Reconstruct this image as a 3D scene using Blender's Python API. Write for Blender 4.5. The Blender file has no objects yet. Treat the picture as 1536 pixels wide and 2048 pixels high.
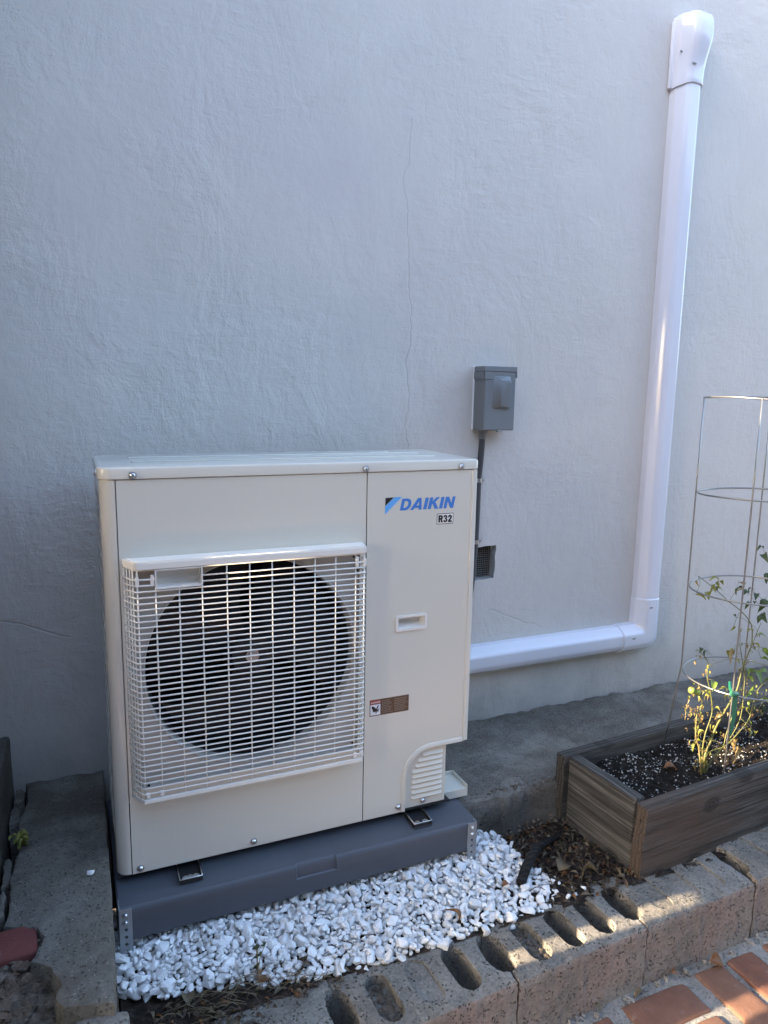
import bpy, bmesh, math, random
from mathutils import Vector, Matrix, noise
random.seed(11)
R = math.radians
S = bpy.context.scene
COL = S.collection

# ------------------------------------------------------------------ camera
cam_d = bpy.data.cameras.new('camera'); cam = bpy.data.objects.new('camera', cam_d); COL.objects.link(cam)
yaw, pit, rol = 0.40948, -0.16511, 0.017415
fwd = Vector((math.sin(yaw)*math.cos(pit), math.cos(yaw)*math.cos(pit), math.sin(pit)))
r0 = Vector((math.cos(yaw), -math.sin(yaw), 0)); u0 = r0.cross(fwd)
rr = r0*math.cos(rol)+u0*math.sin(rol); uu = -r0*math.sin(rol)+u0*math.cos(rol)
M4 = Matrix((( rr.x, uu.x, -fwd.x, -0.05075), (rr.y, uu.y, -fwd.y, -1.6581), (rr.z, uu.z, -fwd.z, 1.1460), (0, 0, 0, 1)))
cam.matrix_world = M4
cam_d.sensor_fit = 'HORIZONTAL'; cam_d.sensor_width = 36; cam_d.lens = 36*1446.9/1536
cam_d.clip_start = 0.05; cam_d.clip_end = 400
S.camera = cam

# ------------------------------------------------------------------ light
SUN_EL = R(21.8)
w = bpy.data.worlds.new('World'); S.world = w; w.use_nodes = True
nt = w.node_tree
sky = nt.nodes.new('ShaderNodeTexSky'); sky.sky_type = 'NISHITA'; sky.sun_disc = False
sky.sun_elevation = SUN_EL; sky.sun_rotation = R(-90)
sky.air_density = 1.0; sky.dust_density = 3.0; sky.ozone_density = 1.1
nt.nodes['Background'].inputs['Strength'].default_value = 0.13
nt.links.new(sky.outputs[0], nt.nodes['Background'].inputs[0])
sd = bpy.data.lights.new('sun', 'SUN'); so = bpy.data.objects.new('sun', sd); COL.objects.link(so)
sd.energy = 3.0; sd.angle = R(0.45); sd.color = (1.0, 0.80, 0.56)
sdir = Vector((1.0, 0.0, -math.tan(SUN_EL)))
so.rotation_euler = sdir.to_track_quat('-Z', 'Y').to_euler(); so.location = (-5, 0, 5)
S.view_settings.view_transform = 'Standard'; S.view_settings.look = 'None'
S.view_settings.exposure = 3.30; S.view_settings.gamma = 1; S.view_settings.use_curve_mapping = False
S.cycles.max_bounces = 8; S.cycles.diffuse_bounces = 5; S.cycles.glossy_bounces = 4

# ------------------------------------------------------------------ materials
class N:
    def __init__(s, name):
        s.m = bpy.data.materials.new(name); s.m.use_nodes = True
        s.t = s.m.node_tree; s.b = s.t.nodes['Principled BSDF']
        s.co = s.t.nodes.new('ShaderNodeTexCoord').outputs['Object']
    def lk(s, a, b): s.t.links.new(a, b)
    def node(s, typ, **kw):
        n = s.t.nodes.new(typ)
        for k, v in kw.items(): setattr(n, k, v)
        return n
    def mapped(s, scale=(1, 1, 1), rot=(0, 0, 0), loc=(0, 0, 0), src=None):
        n = s.node('ShaderNodeMapping'); n.inputs['Scale'].default_value = scale; n.inputs['Rotation'].default_value = rot
        n.inputs['Location'].default_value = loc; s.lk(src or s.co, n.inputs[0]); return n.outputs[0]
    def noise(s, scale, detail=4, rough=.55, src=None, dist=0):
        n = s.node('ShaderNodeTexNoise'); n.inputs['Scale'].default_value = scale; n.inputs['Detail'].default_value = detail
        n.inputs['Roughness'].default_value = rough; n.inputs['Distortion'].default_value = dist
        s.lk(src or s.co, n.inputs['Vector']); return n.outputs['Fac']
    def voro(s, scale, src=None, feature='F1', dim='3D'):
        n = s.node('ShaderNodeTexVoronoi', feature=feature, voronoi_dimensions=dim); n.inputs['Scale'].default_value = scale
        s.lk(src or s.co, n.inputs['Vector']); return n.outputs['Distance']
    def ramp(s, fac, stops):
        n = s.node('ShaderNodeValToRGB'); e = n.color_ramp.elements
        while len(e) < len(stops): e.new(.5)
        for i, (p, c) in enumerate(stops):
            e[i].position = p; e[i].color = (*c, 1) if not isinstance(c, (int, float)) else (c, c, c, 1)
        s.lk(fac, n.inputs[0]); return n.outputs[0]
    def mix(s, fac, a, b, mode='MIX'):
        n = s.node('ShaderNodeMix', data_type='RGBA', blend_type=mode)
        for sock, v in ((n.inputs[0], fac), (n.inputs[6], a), (n.inputs[7], b)):
            if isinstance(v, (int, float)): sock.default_value = v
            elif isinstance(v, tuple): sock.default_value = (*v, 1)
            else: s.lk(v, sock)
        return n.outputs[2]
    def math(s, op, a, b=0, c=None):
        n = s.node('ShaderNodeMath', operation=op)
        for i, v in enumerate((a, b) if c is None else (a, b, c)):
            if isinstance(v, (int, float)): n.inputs[i].default_value = v
            else: s.lk(v, n.inputs[i])
        return n.outputs[0]
    def bump(s, h, strength=.3, dist=.005, prev=None):
        n = s.node('ShaderNodeBump'); n.inputs['Distance'].default_value = dist
        if isinstance(strength, (int, float)): n.inputs['Strength'].default_value = strength
        else: s.lk(strength, n.inputs['Strength'])
        s.lk(h, n.inputs['Height'])
        if prev is not None: s.lk(prev, n.inputs['Normal'])
        s.lk(n.outputs[0], s.b.inputs['Normal']); return n.outputs[0]
    def col(s, c):
        if isinstance(c, tuple): s.b.inputs['Base Color'].default_value = (*c, 1)
        else: s.lk(c, s.b.inputs['Base Color'])
    def set(s, rough=None, metal=None, spec=None):
        if rough is not None:
            if isinstance(rough, (int, float)): s.b.inputs['Roughness'].default_value = rough
            else: s.lk(rough, s.b.inputs['Roughness'])
        if metal is not None: s.b.inputs['Metallic'].default_value = metal
        if spec is not None: s.b.inputs['Specular IOR Level'].default_value = spec

def paint(name, c, rough=.35, var=.06, bump=0.0, metal=0, scale=6):
    n = N(name); f = n.noise(scale, 5, .6)
    n.col(n.mix(f, tuple(x*(1-var) for x in c), tuple(min(1, x*(1+var)) for x in c)))
    n.set(n.math('MULTIPLY_ADD', n.noise(scale*3, 4), .12, rough-.06), metal)
    if bump: n.bump(n.noise(420, 2), bump, .001)
    return n.m

def m_stucco():
    n = N('stucco'); co = n.co
    big = n.noise(.9, 3, .5); mid = n.noise(3.2, 5, .6)
    base = n.mix(n.ramp(big, [(.3, 0.0), (.7, 1.0)]), (.548, .512, .470), (.592, .553, .508))
    base = n.mix(n.math('MULTIPLY', n.ramp(n.noise(1.7, 3, .5, src=n.mapped(loc=(3, 1, 8))), [(.42, 0.), (.62, 1.)]), .6), base, (.560, .512, .500))
    base = n.mix(n.math('MULTIPLY', mid, .25), base, (.49, .465, .432))
    mot = n.ramp(n.noise(5.5, 6, .68, src=n.mapped(scale=(1, 1, .7), loc=(7, 7, 1)), dist=.8), [(.30, 0.), (.70, 1.)])
    base = n.mix(n.math('MULTIPLY', mot, .5), base, (.625, .585, .54))
    patch = n.ramp(n.noise(1.25, 4, .6, src=n.mapped(loc=(2.2, 9, 5.5))), [(.50, 0.), (.57, 1.)])
    base = n.mix(n.math('MULTIPLY', patch, .35), base, (.515, .49, .462))
    # pin specks
    sp = n.voro(34, src=n.mapped(loc=(.3, .2, .7))); spm = n.ramp(sp, [(.035, 1.), (.07, 0.)])
    gate = n.ramp(n.noise(6, 2), [(.52, 0.), (.6, 1.)])
    base = n.mix(n.math('MULTIPLY', n.math('MULTIPLY', spm, gate), .55), base, (.16, .15, .14))
    # damp dirt near the ground
    sx = n.node('ShaderNodeSeparateXYZ'); n.lk(co, sx.inputs[0]); X, Y, Z = sx.outputs
    zz = n.math('ADD', Z, n.math('MULTIPLY', n.noise(7, 5, .65), -.30))
    dirt = n.ramp(n.math('MULTIPLY_ADD', zz, 1.0, .5), [(.28, 1.), (.56, 0.)])
    base = n.mix(n.math('MULTIPLY', dirt, .75), base, (.23, .22, .21))
    # hairline cracks (polylines that wander): x0, amplitude, z range
    crack = None
    def wob(axis, freq, amp, seed):
        nn = n.node('ShaderNodeTexNoise', noise_dimensions='1D'); nn.inputs['Scale'].default_value = freq; nn.inputs['Detail'].default_value = 5
        nn.inputs['Roughness'].default_value = .55
        n.lk(n.math('ADD', axis, seed), nn.inputs['W']); return n.math('MULTIPLY_ADD', nn.outputs['Fac'], amp, -amp*.5)
    def line(a, b, x0, slope, amp, lo, hi, seed, wd):
        d = n.math('SUBTRACT', a, n.math('ADD', n.math('MULTIPLY_ADD', b, slope, x0), wob(b, 3.2, amp, seed)))
        k = n.ramp(n.math('ABSOLUTE', d), [(wd*.15, 1.), (wd*.62, 0.)])
        g = n.math('MULTIPLY', n.math('GREATER_THAN', b, lo), n.math('LESS_THAN', b, hi))
        return n.math('MULTIPLY', k, g)
    for args in ((X, Z, .945, -.012, .10, .95, 1.95, 5.3, .0015), (Z, X, .93, -.42, .06, 1.27, 1.5, 7.7, .0017), (Z, X, .43, -.40, .05, -.4, -.08, 1.4, .002)):
        c = line(*args); crack = c if crack is None else n.math('MAXIMUM', crack, c)
    base = n.mix(n.math('MULTIPLY', crack, .15), base, (.20, .19, .18))
    # scuffs of bare plaster
    sc = n.ramp(n.noise(2.1, 6, .75, src=n.mapped(loc=(9.2, 0, 4.4))), [(.70, 0.), (.74, 1.)])
    base = n.mix(n.math('MULTIPLY', sc, .35), base, (.60, .59, .58))
    n.col(base); n.set(.75, spec=.35)
    trow = n.noise(26, 5, .62, src=n.mapped(scale=(1, 1, .55), rot=(0, .5, 0)), dist=.6)
    trow2 = n.noise(40, 4, .6, src=n.mapped(scale=(.5, 1, 1.3), rot=(0, -.25, 0)), dist=.4)
    grit = n.noise(150, 3, .6)
    blob = n.ramp(n.voro(75), [(.05, 1.), (.22, 0.)])
    blobg = n.math('MULTIPLY', blob, n.ramp(n.noise(4.2, 3), [(.46, 0.), (.62, 1.)]))
    h = n.math('ADD', n.math('MULTIPLY', trow, 1.1), n.math('MULTIPLY', trow2, .7))
    h = n.math('ADD', h, n.math('MULTIPLY', grit, .30)); h = n.math('ADD', h, n.math('MULTIPLY', blobg, .28))
    h = n.math('ADD', h, n.math('MULTIPLY', n.noise(4.5, 4, .6, src=n.mapped(scale=(1, 1, .6), rot=(0, .3, 0)), dist=1.0), 2.8)); h = n.math('SUBTRACT', h, n.math('MULTIPLY', crack, .5))
    n.bump(h, n.math('MULTIPLY_ADD', n.ramp(n.noise(1.6, 4, .6, src=n.mapped(loc=(2, 2, 9))), [(.35, 0.), (.65, 1.)]), .50, .16), .0062)
    return n.m

def m_concrete(name, c1, c2, pit=.5, speck=True, tint=None, bs=.6, gr=.8):
    n = N(name); f = n.noise(7, 6, .65)
    base = n.mix(n.ramp(f, [(.3, 0.), (.7, 1.)]), c1, c2)
    if tint:
        base = n.mix(n.math('MULTIPLY', n.ramp(n.noise(9, 4, .6, src=n.mapped(loc=(4, 7, 2))), [(.40, 0.), (.62, 1.)]), .85), base, tint)
    st = n.ramp(n.noise(3.3, 5, .7, src=n.mapped(loc=(1, 5, 3))), [(.42, 0.), (.68, 1.)])
    base = n.mix(n.math('MULTIPLY', st, .55), base, tuple(x*.45 for x in c1))
    fine = n.noise(135, 4, .75)
    base = n.mix(n.ramp(fine, [(.34, .50*gr), (.50, 0.)]), base, tuple(x*.30 for x in c1))
    base = n.mix(n.ramp(fine, [(.56, 0.), (.72, .32*gr)]), base, tuple(min(1, x*1.7) for x in c2))
    if speck:
        v = n.ramp(n.voro(150), [(.10, 1.), (.24, 0.)]); g = n.ramp(n.noise(55, 2), [(.5, 0.), (.6, 1.)])
        base = n.mix(n.math('MULTIPLY', n.math('MULTIPLY', v, g), .55), base, (.52, .50, .46))
    pv = n.ramp(n.voro(130, src=n.mapped(loc=(.5, .1, .9))), [(.20, 1.), (.36, 0.)]); pg = n.ramp(n.noise(40, 2, src=n.mapped(loc=(2, 2, 2))), [(.46, 0.), (.56, 1.)])
    pits = n.math('MULTIPLY', pv, pg)
    base = n.mix(n.math('MULTIPLY', pits, .75*pit), base, tuple(x*.2 for x in c1))
    n.col(base); n.set(.9, spec=.25)
    h = n.math('ADD', n.math('MULTIPLY', fine, .5), n.math('MULTIPLY', n.noise(60, 5, .7), .9)); h = n.math('SUBTRACT', h, n.math('MULTIPLY', pits, pit))
    n.bump(h, bs, .005)
    return n.m

def m_wood(name, c1, c2, warm=None, seed=0.):
    n = N(name)
    wv = n.node('ShaderNodeTexWave', wave_type='RINGS', rings_direction='X'); wv.inputs['Scale'].default_value = 26
    wv.inputs['Distortion'].default_value = 5.5; wv.inputs['Detail'].default_value = 3; wv.inputs['Detail Scale'].default_value = .9
    n.lk(n.mapped(scale=(.12, 1, 1), loc=(seed, .35+seed*.3, -.06)), wv.inputs[0])
    streak = n.noise(150, 5, .8, src=n.mapped(scale=(.014, 1, 1), loc=(seed, 0, 0)))
    big = n.noise(4, 4, .6, src=n.mapped(scale=(.4, 1, 1.6), loc=(seed*2, 0, 0)))
    base = n.mix(n.ramp(streak, [(.40, 0.), (.60, 1.)]), c1, c2)
    base = n.mix(n.math('MULTIPLY', wv.outputs['Fac'], .62), base, tuple(x*.35 for x in c1))
    if warm: base = n.mix(n.math('MULTIPLY', n.ramp(big, [(.46, 0.), (.66, 1.)]), .65), base, warm)
    # knots
    kd = n.math('ADD', n.voro(5.0, src=n.mapped(scale=(.80, 1, 1.15), rot=(math.pi/2, 0, 0), loc=(seed*1.7+.37, .12, 0)), dim='2D'), n.math('MULTIPLY_ADD', n.noise(30, 3), .06, -.03)); kn = n.ramp(kd, [(.03, .6), (.055, 1.), (.075, .35), (.095, .8), (.16, 0.)])
    base = n.mix(n.math('MULTIPLY', kn, .8), base, tuple(x*.3 for x in c1))
    crk = n.ramp(n.noise(95, 3, .5, src=n.mapped(scale=(.02, 1, 1), loc=(4+seed, 0, 0))), [(.66, 0.), (.70, 1.)])
    base = n.mix(n.math('MULTIPLY', crk, .8), base, (.012, .011, .010))
    n.col(base); n.set(.85, spec=.25)
    h = n.math('SUBTRACT', n.math('ADD', n.math('MULTIPLY', wv.outputs['Fac'], .7), streak), n.math('MULTIPLY', crk, 1.5))
    n.bump(h, .8, .004)
    return n.m

def m_soil(name, cs, perlite=False, sc=1.0, bs=1.0):
    n = N(name); f = n.noise(38*sc, 7, .75)
    base = n.ramp(f, [(.28, cs[0]), (.48, cs[1]), (.62, cs[2]), (.78, cs[3])])
    red = n.ramp(n.noise(16*sc, 5, .7, src=n.mapped(loc=(3, 3, 3))), [(.5, 0.), (.68, 1.)])
    base = n.mix(n.math('MULTIPLY', red, .5), base, (cs[2][0]*1.2, cs[2][1]*.85, cs[2][2]*.7))
    if perlite:
        v = n.ramp(n.voro(105), [(.14, 1.), (.22, 0.)]); g = n.ramp(n.noise(11, 4, .7), [(.50, 0.), (.60, 1.)])
        base = n.mix(n.math('MULTIPLY', v, g), base, (.55, .54, .52))
    n.col(base); n.set(.95, spec=.15)
    n.bump(n.math('ADD', f, n.math('MULTIPLY', n.noise(160*sc, 4, .7), .6)), bs, .012)
    return n.m

def m_leaf(name, c, c2):
    n = N(name); n.col(n.mix(n.ramp(n.noise(60, 4, .6), [(.35, 0.), (.65, 1.)]), c, c2)); n.set(.5)
    n.b.inputs['Subsurface Weight'].default_value = 0
    tr = n.node('ShaderNodeBsdfTranslucent'); tr.inputs[0].default_value = (c2[0]*1.2, c2[1]*1.2, c2[2]*.6, 1)
    mx = n.node('ShaderNodeMixShader'); mx.inputs[0].default_value = .3
    out = n.t.nodes['Material Output']; n.lk(n.b.outputs[0], mx.inputs[1]); n.lk(tr.outputs[0], mx.inputs[2]); n.lk(mx.outputs[0], out.inputs[0])
    return n.m

def m_brick(name, c1, c2):
    n = N(name); f = n.noise(14, 5, .65)
    oi = n.node('ShaderNodeObjectInfo').outputs['Random']
    base = n.mix(n.ramp(f, [(.3, 0.), (.7, 1.)]), c1, c2)
    base = n.mix(n.math('MULTIPLY', oi, .55), base, (c2[0]*1.05, c2[1]*1.35, c2[2]*1.35))
    pv = n.ramp(n.voro(120), [(.12, 1.), (.25, 0.)]); pg = n.ramp(n.noise(45, 2), [(.55, 0.), (.62, 1.)])
    base = n.mix(n.math('MULTIPLY', n.math('MULTIPLY', pv, pg), .6), base, tuple(x*.25 for x in c1))
    gm = n.ramp(n.noise(28, 6, .75, src=n.mapped(loc=(6, 1, 1))), [(.60, 0.), (.72, 1.)])
    base = n.mix(n.math('MULTIPLY', gm, .35), base, (.30, .28, .26))
    n.col(base); n.set(.88, spec=.25)
    n.bump(n.math('ADD', n.noise(180, 4, .7), n.math('MULTIPLY', n.noise(30, 4), .8)), .6, .003)
    return n.m

def m_patio():
    n = N('patio_brick')
    bt = n.node('ShaderNodeTexBrick'); bt.offset = .5
    bt.inputs['Color1'].default_value = (.22, .095, .065, 1); bt.inputs['Color2'].default_value = (.28, .14, .09, 1); bt.inputs['Mortar'].default_value = (.32, .30, .27, 1)
    bt.inputs['Scale'].default_value = 1; bt.inputs['Mortar Size'].default_value = .012; bt.inputs['Brick Width'].default_value = .22; bt.inputs['Row Height'].default_value = .115
    n.lk(n.co, bt.inputs['Vector']); n.col(n.mix(n.math('MULTIPLY', n.noise(9, 5), .3), bt.outputs[0], (.2, .14, .11))); n.set(.9)
    return n.m

MAT = {}
MAT['stucco'] = m_stucco()
MAT['plaster_reveal'] = m_concrete('plaster_reveal', (.36, .35, .34), (.45, .44, .43), .2, False)
def m_plain(name, c, rough, spec=.5, wave=0.):
    n = N(name); n.col(n.mix(n.noise(2.5, 2), tuple(x*.985 for x in c), c)); n.set(rough, spec=spec)
    if wave:
        n.set(n.ramp(n.noise(5, 5, .6), [(.3, rough*.85), (.7, rough*1.35)])); n.bump(n.noise(3.2, 2), wave, .02)
    return n.m
MAT['casing'] = m_plain('casing_paint', (.635, .605, .53), .15, .5, .06)
MAT['pan'] = m_plain('pan_shade_paint', (.43, .42, .395), .16)  # casing paint made darker: shade of the recess put into the colour
MAT['grille'] = m_plain('grille_plastic', (.74, .715, .665), .34)
MAT['dark_metal'] = paint('dark_metal', (.014, .015, .016), .6, .2)
MAT['black'] = paint('black_void', (.006, .006, .006), .8, .1)
MAT['fan'] = paint('fan_plastic', (.024, .027, .033), .36, .1)
MAT['steel'] = paint('zinc_steel', (.55, .56, .57), .32, .12, metal=1, scale=40)
MAT['galv'] = paint('galvanised_steel', (.34, .36, .38), .55, .25, metal=.6, scale=30)
MAT['blue'] = paint('print_blue', (.055, .20, .56), .35, .02)
MAT['light_blue'] = paint('print_light_blue', (.13, .40, .80), .35, .02)
MAT['ink'] = paint('print_black', (.012, .012, .014), .4, .02)
MAT['brown'] = paint('label_brown', (.115, .062, .036), .45, .04)
MAT['red'] = paint('label_red', (.42, .06, .035), .45, .04)
MAT['label_white'] = paint('label_white', (.78, .77, .78), .4, .02)
MAT['label_text'] = paint('label_text', (.34, .26, .20), .5, .05)
MAT['duct'] = m_plain('duct_pvc', (.66, .665, .725), .11)
MAT['box_grey'] = paint('box_grey_paint', (.165, .178, .188), .42, .05)
MAT['caulk'] = paint('caulk', (.75, .75, .76), .5, .03)
MAT['conduit'] = paint('conduit_pvc', (.055, .056, .062), .5, .1)
MAT['conduit_fit'] = paint('fitting_pvc', (.17, .17, .18), .5, .1)
MAT['pad'] = paint('pad_plastic', (.070, .078, .094), .48, .10, .25)
MAT['rubber'] = paint('rubber', (.012, .012, .013), .6, .1)
MAT['block'] = m_concrete('block_concrete', (.155, .142, .124), (.275, .255, .225), 1.0, True, None, 1.0, 1.0)
MAT['block_face'] = m_concrete('block_face', (.26, .232, .202), (.345, .30, .262), 1.2, True, (.33, .245, .212), 1.0)
MAT['slab'] = m_concrete('slab_concrete', (.125, .113, .096), (.245, .225, .195), .7, True, (.10, .088, .072), .8, .45)
MAT['ledge'] = m_concrete('ledge_concrete', (.115, .104, .090), (.25, .23, .20), .6, True, (.115, .098, .08), 1.0, .6)
MAT['step'] = m_concrete('step_concrete', (.10, .092, .080), (.17, .158, .138), .5)
MAT['mortar'] = m_concrete('mortar', (.19, .178, .158), (.31, .29, .262), .9, True, None, .9)
MAT['brick'] = m_brick('brick_clay', (.095, .036, .026), (.190, .088, .058))
MAT['red_brick'] = m_brick('brick_red', (.105, .030, .027), (.15, .045, .040))
MAT['patio'] = m_patio()
MAT['soil'] = m_soil('garden_soil', ((.010, .008, .007), (.035, .027, .022), (.075, .056, .043), (.13, .10, .078)))
MAT['soil_pale'] = m_soil('stony_soil', ((.055, .045, .035), (.15, .125, .10), (.24, .205, .165), (.36, .31, .25)))
MAT['pot_soil'] = m_soil('potting_mix', ((.006, .005, .005), (.014, .012, .010), (.030, .024, .020), (.06, .05, .043)), True)
MAT['yard'] = m_soil('yard_earth', ((.10, .085, .065), (.14, .12, .09), (.17, .15, .11), (.20, .18, .14)), sc=.1)
MAT['marble'] = None
def m_marble():
    n = N('white_marble'); oi = n.node('ShaderNodeObjectInfo').outputs['Random']
    vc = n.node('ShaderNodeTexVoronoi'); vc.inputs['Scale'].default_value = 34; n.lk(n.node('ShaderNodeNewGeometry').outputs['Position'], vc.inputs['Vector'])
    vs = n.node('ShaderNodeSeparateColor'); n.lk(vc.outputs['Color'], vs.inputs[0])
    base = n.mix(n.noise(30, 5, .6), (.70, .70, .70), (.83, .83, .825))
    base = n.mix(n.ramp(vs.outputs[0], [(.45, 0.), (1., .45)]), base, (.56, .56, .555)); base = n.mix(n.ramp(vs.outputs[1], [(.90, 0.), (.96, .5)]), base, (.50, .45, .38))
    base = n.mix(n.math('MULTIPLY', n.ramp(n.noise(14, 5, .7), [(.58, 0.), (.72, 1.)]), .35), base, (.55, .54, .53))
    n.col(base); n.set(.6, spec=.4); n.bump(n.noise(140, 4, .7), .35, .002); return n.m
MAT['marble'] = m_marble(); MAT['perlite'] = paint('perlite', (.42, .41, .395), .8, .3, scale=90)
MAT['wood_end'] = m_wood('weathered_end_board', (.040, .038, .036), (.135, .130, .124), None, .0)
MAT['wood_front'] = m_wood('weathered_front_board', (.036, .034, .032), (.128, .119, .110), (.098, .066, .049), 2.3)
MAT['wood_back'] = m_wood('weathered_back_board', (.050, .044, .040), (.11, .10, .088), None, 4.4)
MAT['blocker'] = m_wood('screen_wood', (.10, .085, .07), (.17, .15, .125), None, 1.1)
MAT['stick'] = m_wood('dark_stick', (.016, .014, .013), (.035, .030, .027), None, 6.)
MAT['wire'] = paint('cage_wire', (.30, .30, .29), .38, .15, metal=.8, scale=60)
MAT['vent_wire'] = paint('vent_wire', (.22, .20, .175), .5, .15, metal=.5, scale=60)
MAT['stem'] = paint('stem', (.115, .118, .032), .55, .35, scale=25)
MAT['stem_dry'] = paint('dry_stem', (.26, .19, .085), .7, .3, scale=40)
MAT['leaf0'] = m_leaf('leaf_green', (.085, .14, .022), (.16, .22, .035))
MAT['leaf1'] = m_leaf('leaf_yellow_green', (.15, .16, .030), (.24, .23, .05))
MAT['leaf2'] = m_leaf('leaf_dark', (.030, .050, .018), (.055, .078, .028))
MAT['leaf3'] = m_leaf('leaf_dry', (.15, .095, .04), (.27, .19, .08))
MAT['litter'] = m_leaf('litter_brown', (.045, .028, .018), (.105, .068, .042))
MAT['litter2'] = m_leaf('litter_tan', (.11, .082, .050), (.19, .15, .095))
MAT['litter3'] = m_leaf('litter_orange', (.16, .062, .022), (.25, .11, .04))
MAT['straw'] = paint('straw', (.17, .13, .075), .8, .35, scale=30)
MAT['tomato'] = paint('green_tomato', (.22, .30, .06), .3, .12, scale=50)
MAT['tie'] = paint('green_tape', (.012, .155, .085), .4, .15, scale=40)

# ------------------------------------------------------------------ builders
OFF = {}
def finish(name, me, m, parent=None, smooth=None, loc=None):
    o = bpy.data.objects.new(name, me); COL.objects.link(o)
    ms = m if isinstance(m, (list, tuple)) else [m]
    for x in ms: me.materials.append(MAT[x] if isinstance(x, str) else x)
    off = OFF.get(parent.name, Vector((0, 0, 0))) if parent else (Vector(loc) if loc else Vector((0, 0, 0)))
    if off.length: me.transform(Matrix.Translation(-off))
    if parent: o.parent = parent; OFF[o.name] = off
    else: o.location = off; OFF[o.name] = off
    if smooth is not None:
        me.shade_smooth() if smooth >= 180 else me.set_sharp_from_angle(angle=R(smooth))
        if smooth < 180:
            for p in me.polygons: p.use_smooth = True
    return o
def obj(name, bm, m, parent=None, smooth=None, loc=None, recalc=True):
    if recalc: bmesh.ops.recalc_face_normals(bm, faces=bm.faces)
    me = bpy.data.meshes.new(name); bm.to_mesh(me); bm.free()
    return finish(name, me, m, parent, smooth, loc)
def thing(name, label, cat, loc, group=None):
    o = bpy.data.objects.new(name, None); COL.objects.link(o); o.location = loc; o.empty_display_size = .05
    OFF[o.name] = Vector(loc); tag(o, label, cat, group); return o
def tag(o, label, cat, group=None):
    o['label'] = label; o['category'] = cat
    if group: o['group'] = group
    return o
def kind(o, k): o['kind'] = k; return o
def BM(): return bmesh.new()
def box(bm, x0, x1, y0, y1, z0, z1, bev=0, seg=1):
    b = bmesh.new(); bmesh.ops.create_cube(b, size=1)
    bmesh.ops.transform(b, matrix=Matrix.Translation(((x0+x1)/2, (y0+y1)/2, (z0+z1)/2)) @ Matrix.Diagonal((x1-x0, y1-y0, z1-z0, 1)), verts=b.verts)
    if bev: bmesh.ops.bevel(b, geom=b.edges[:], offset=bev, segments=seg, affect='EDGES', profile=.5)
    join(bm, b)
def join(bm, b, mtx=None):
    if mtx: b.transform(mtx)
    mp = {v: bm.verts.new(v.co) for v in b.verts}
    for f in b.faces:
        try: g = bm.faces.new([mp[v] for v in f.verts]); g.material_index = f.material_index; g.smooth = f.smooth
        except ValueError: pass
    b.free()
def stamp(bm, me, mtx, mi=0):
    vs = [bm.verts.new(mtx @ v.co) for v in me.vertices]
    for p in me.polygons: f = bm.faces.new([vs[i] for i in p.vertices]); f.material_index = mi; f.smooth = True
def tube(bm, pts, r, n=8, cap=True, r1=None):
    pts = [Vector(p) for p in pts]; rings = []; L = len(pts)
    prev = None
    for i, p in enumerate(pts):
        t = (pts[min(i+1, L-1)]-pts[max(i-1, 0)]).normalized()
        if prev is None:
            a = Vector((0, 0, 1)) if abs(t.z) < .9 else Vector((1, 0, 0)); a = (a-t*a.dot(t)).normalized()
        else: a = (prev-t*prev.dot(t)).normalized()
        prev = a; b = t.cross(a); q = r if r1 is None else r+(r1-r)*i/max(1, L-1)
        rings.append([bm.verts.new(p+a*q*math.cos(2*math.pi*k/n)+b*q*math.sin(2*math.pi*k/n)) for k in range(n)])
    for i in range(L-1):
        for k in range(n): bm.faces.new((rings[i][k], rings[i][(k+1) % n], rings[i+1][(k+1) % n], rings[i+1][k]))
    if cap: bm.faces.new(rings[0][::-1]); bm.faces.new(rings[-1])
def cyl(bm, c, axis, r, h, n=16, r2=None):
    b = bmesh.new(); bmesh.ops.create_cone(b, segments=n, radius1=r, radius2=r if r2 is None else r2, depth=h, cap_ends=True)
    q = Vector((0, 0, 1)).rotation_difference(Vector(axis)).to_matrix().to_4x4()
    join(bm, b, Matrix.Translation(Vector(c)+Vector(axis).normalized()*h/2) @ q)
def loft(bm, rings, close=True, cap0=True, cap1=True):
    vr = [[bm.verts.new(p) for p in r] for r in rings]; n = len(vr[0])
    for i in range(len(vr)-1):
        for k in range(n if close else n-1): bm.faces.new((vr[i][k], vr[i][(k+1) % n], vr[i+1][(k+1) % n], vr[i+1][k]))
    if cap0: bm.faces.new(vr[0][::-1])
    if cap1: bm.faces.new(vr[-1])
    return vr
def fill_loops(bm, loops):
    """flat face with holes between vertex loops (lists of BMVerts)"""
    ed = []
    for L in loops:
        for i in range(len(L)):
            e = bm.edges.get((L[i], L[(i+1) % len(L)])) or bm.edges.new((L[i], L[(i+1) % len(L)])); ed.append(e)
    return bmesh.ops.triangle_fill(bm, use_beauty=True, use_dissolve=False, edges=ed)['geom']
def plate_y(bm, outer, holes, y0, y1):
    """plate in the xz plane with holes, from y0 (front) to y1"""
    for y in (y0, y1):
        fill_loops(bm, [[bm.verts.new((x, y, z)) for x, z in L] for L in [outer]+holes])
    for L in [outer]+holes:
        n = len(L)
        for i in range(n):
            (xa, za), (xb, zb) = L[i], L[(i+1) % n]
            bm.faces.new([bm.verts.new(p) for p in ((xa, y0, za), (xb, y0, zb), (xb, y1, zb), (xa, y1, za))])
    bmesh.ops.remove_doubles(bm, verts=bm.verts[:], dist=1e-6)
def circ(cx, cz, r, n=48): return [(cx+r*math.cos(2*math.pi*i/n), cz+r*math.sin(2*math.pi*i/n)) for i in range(n)]
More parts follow.
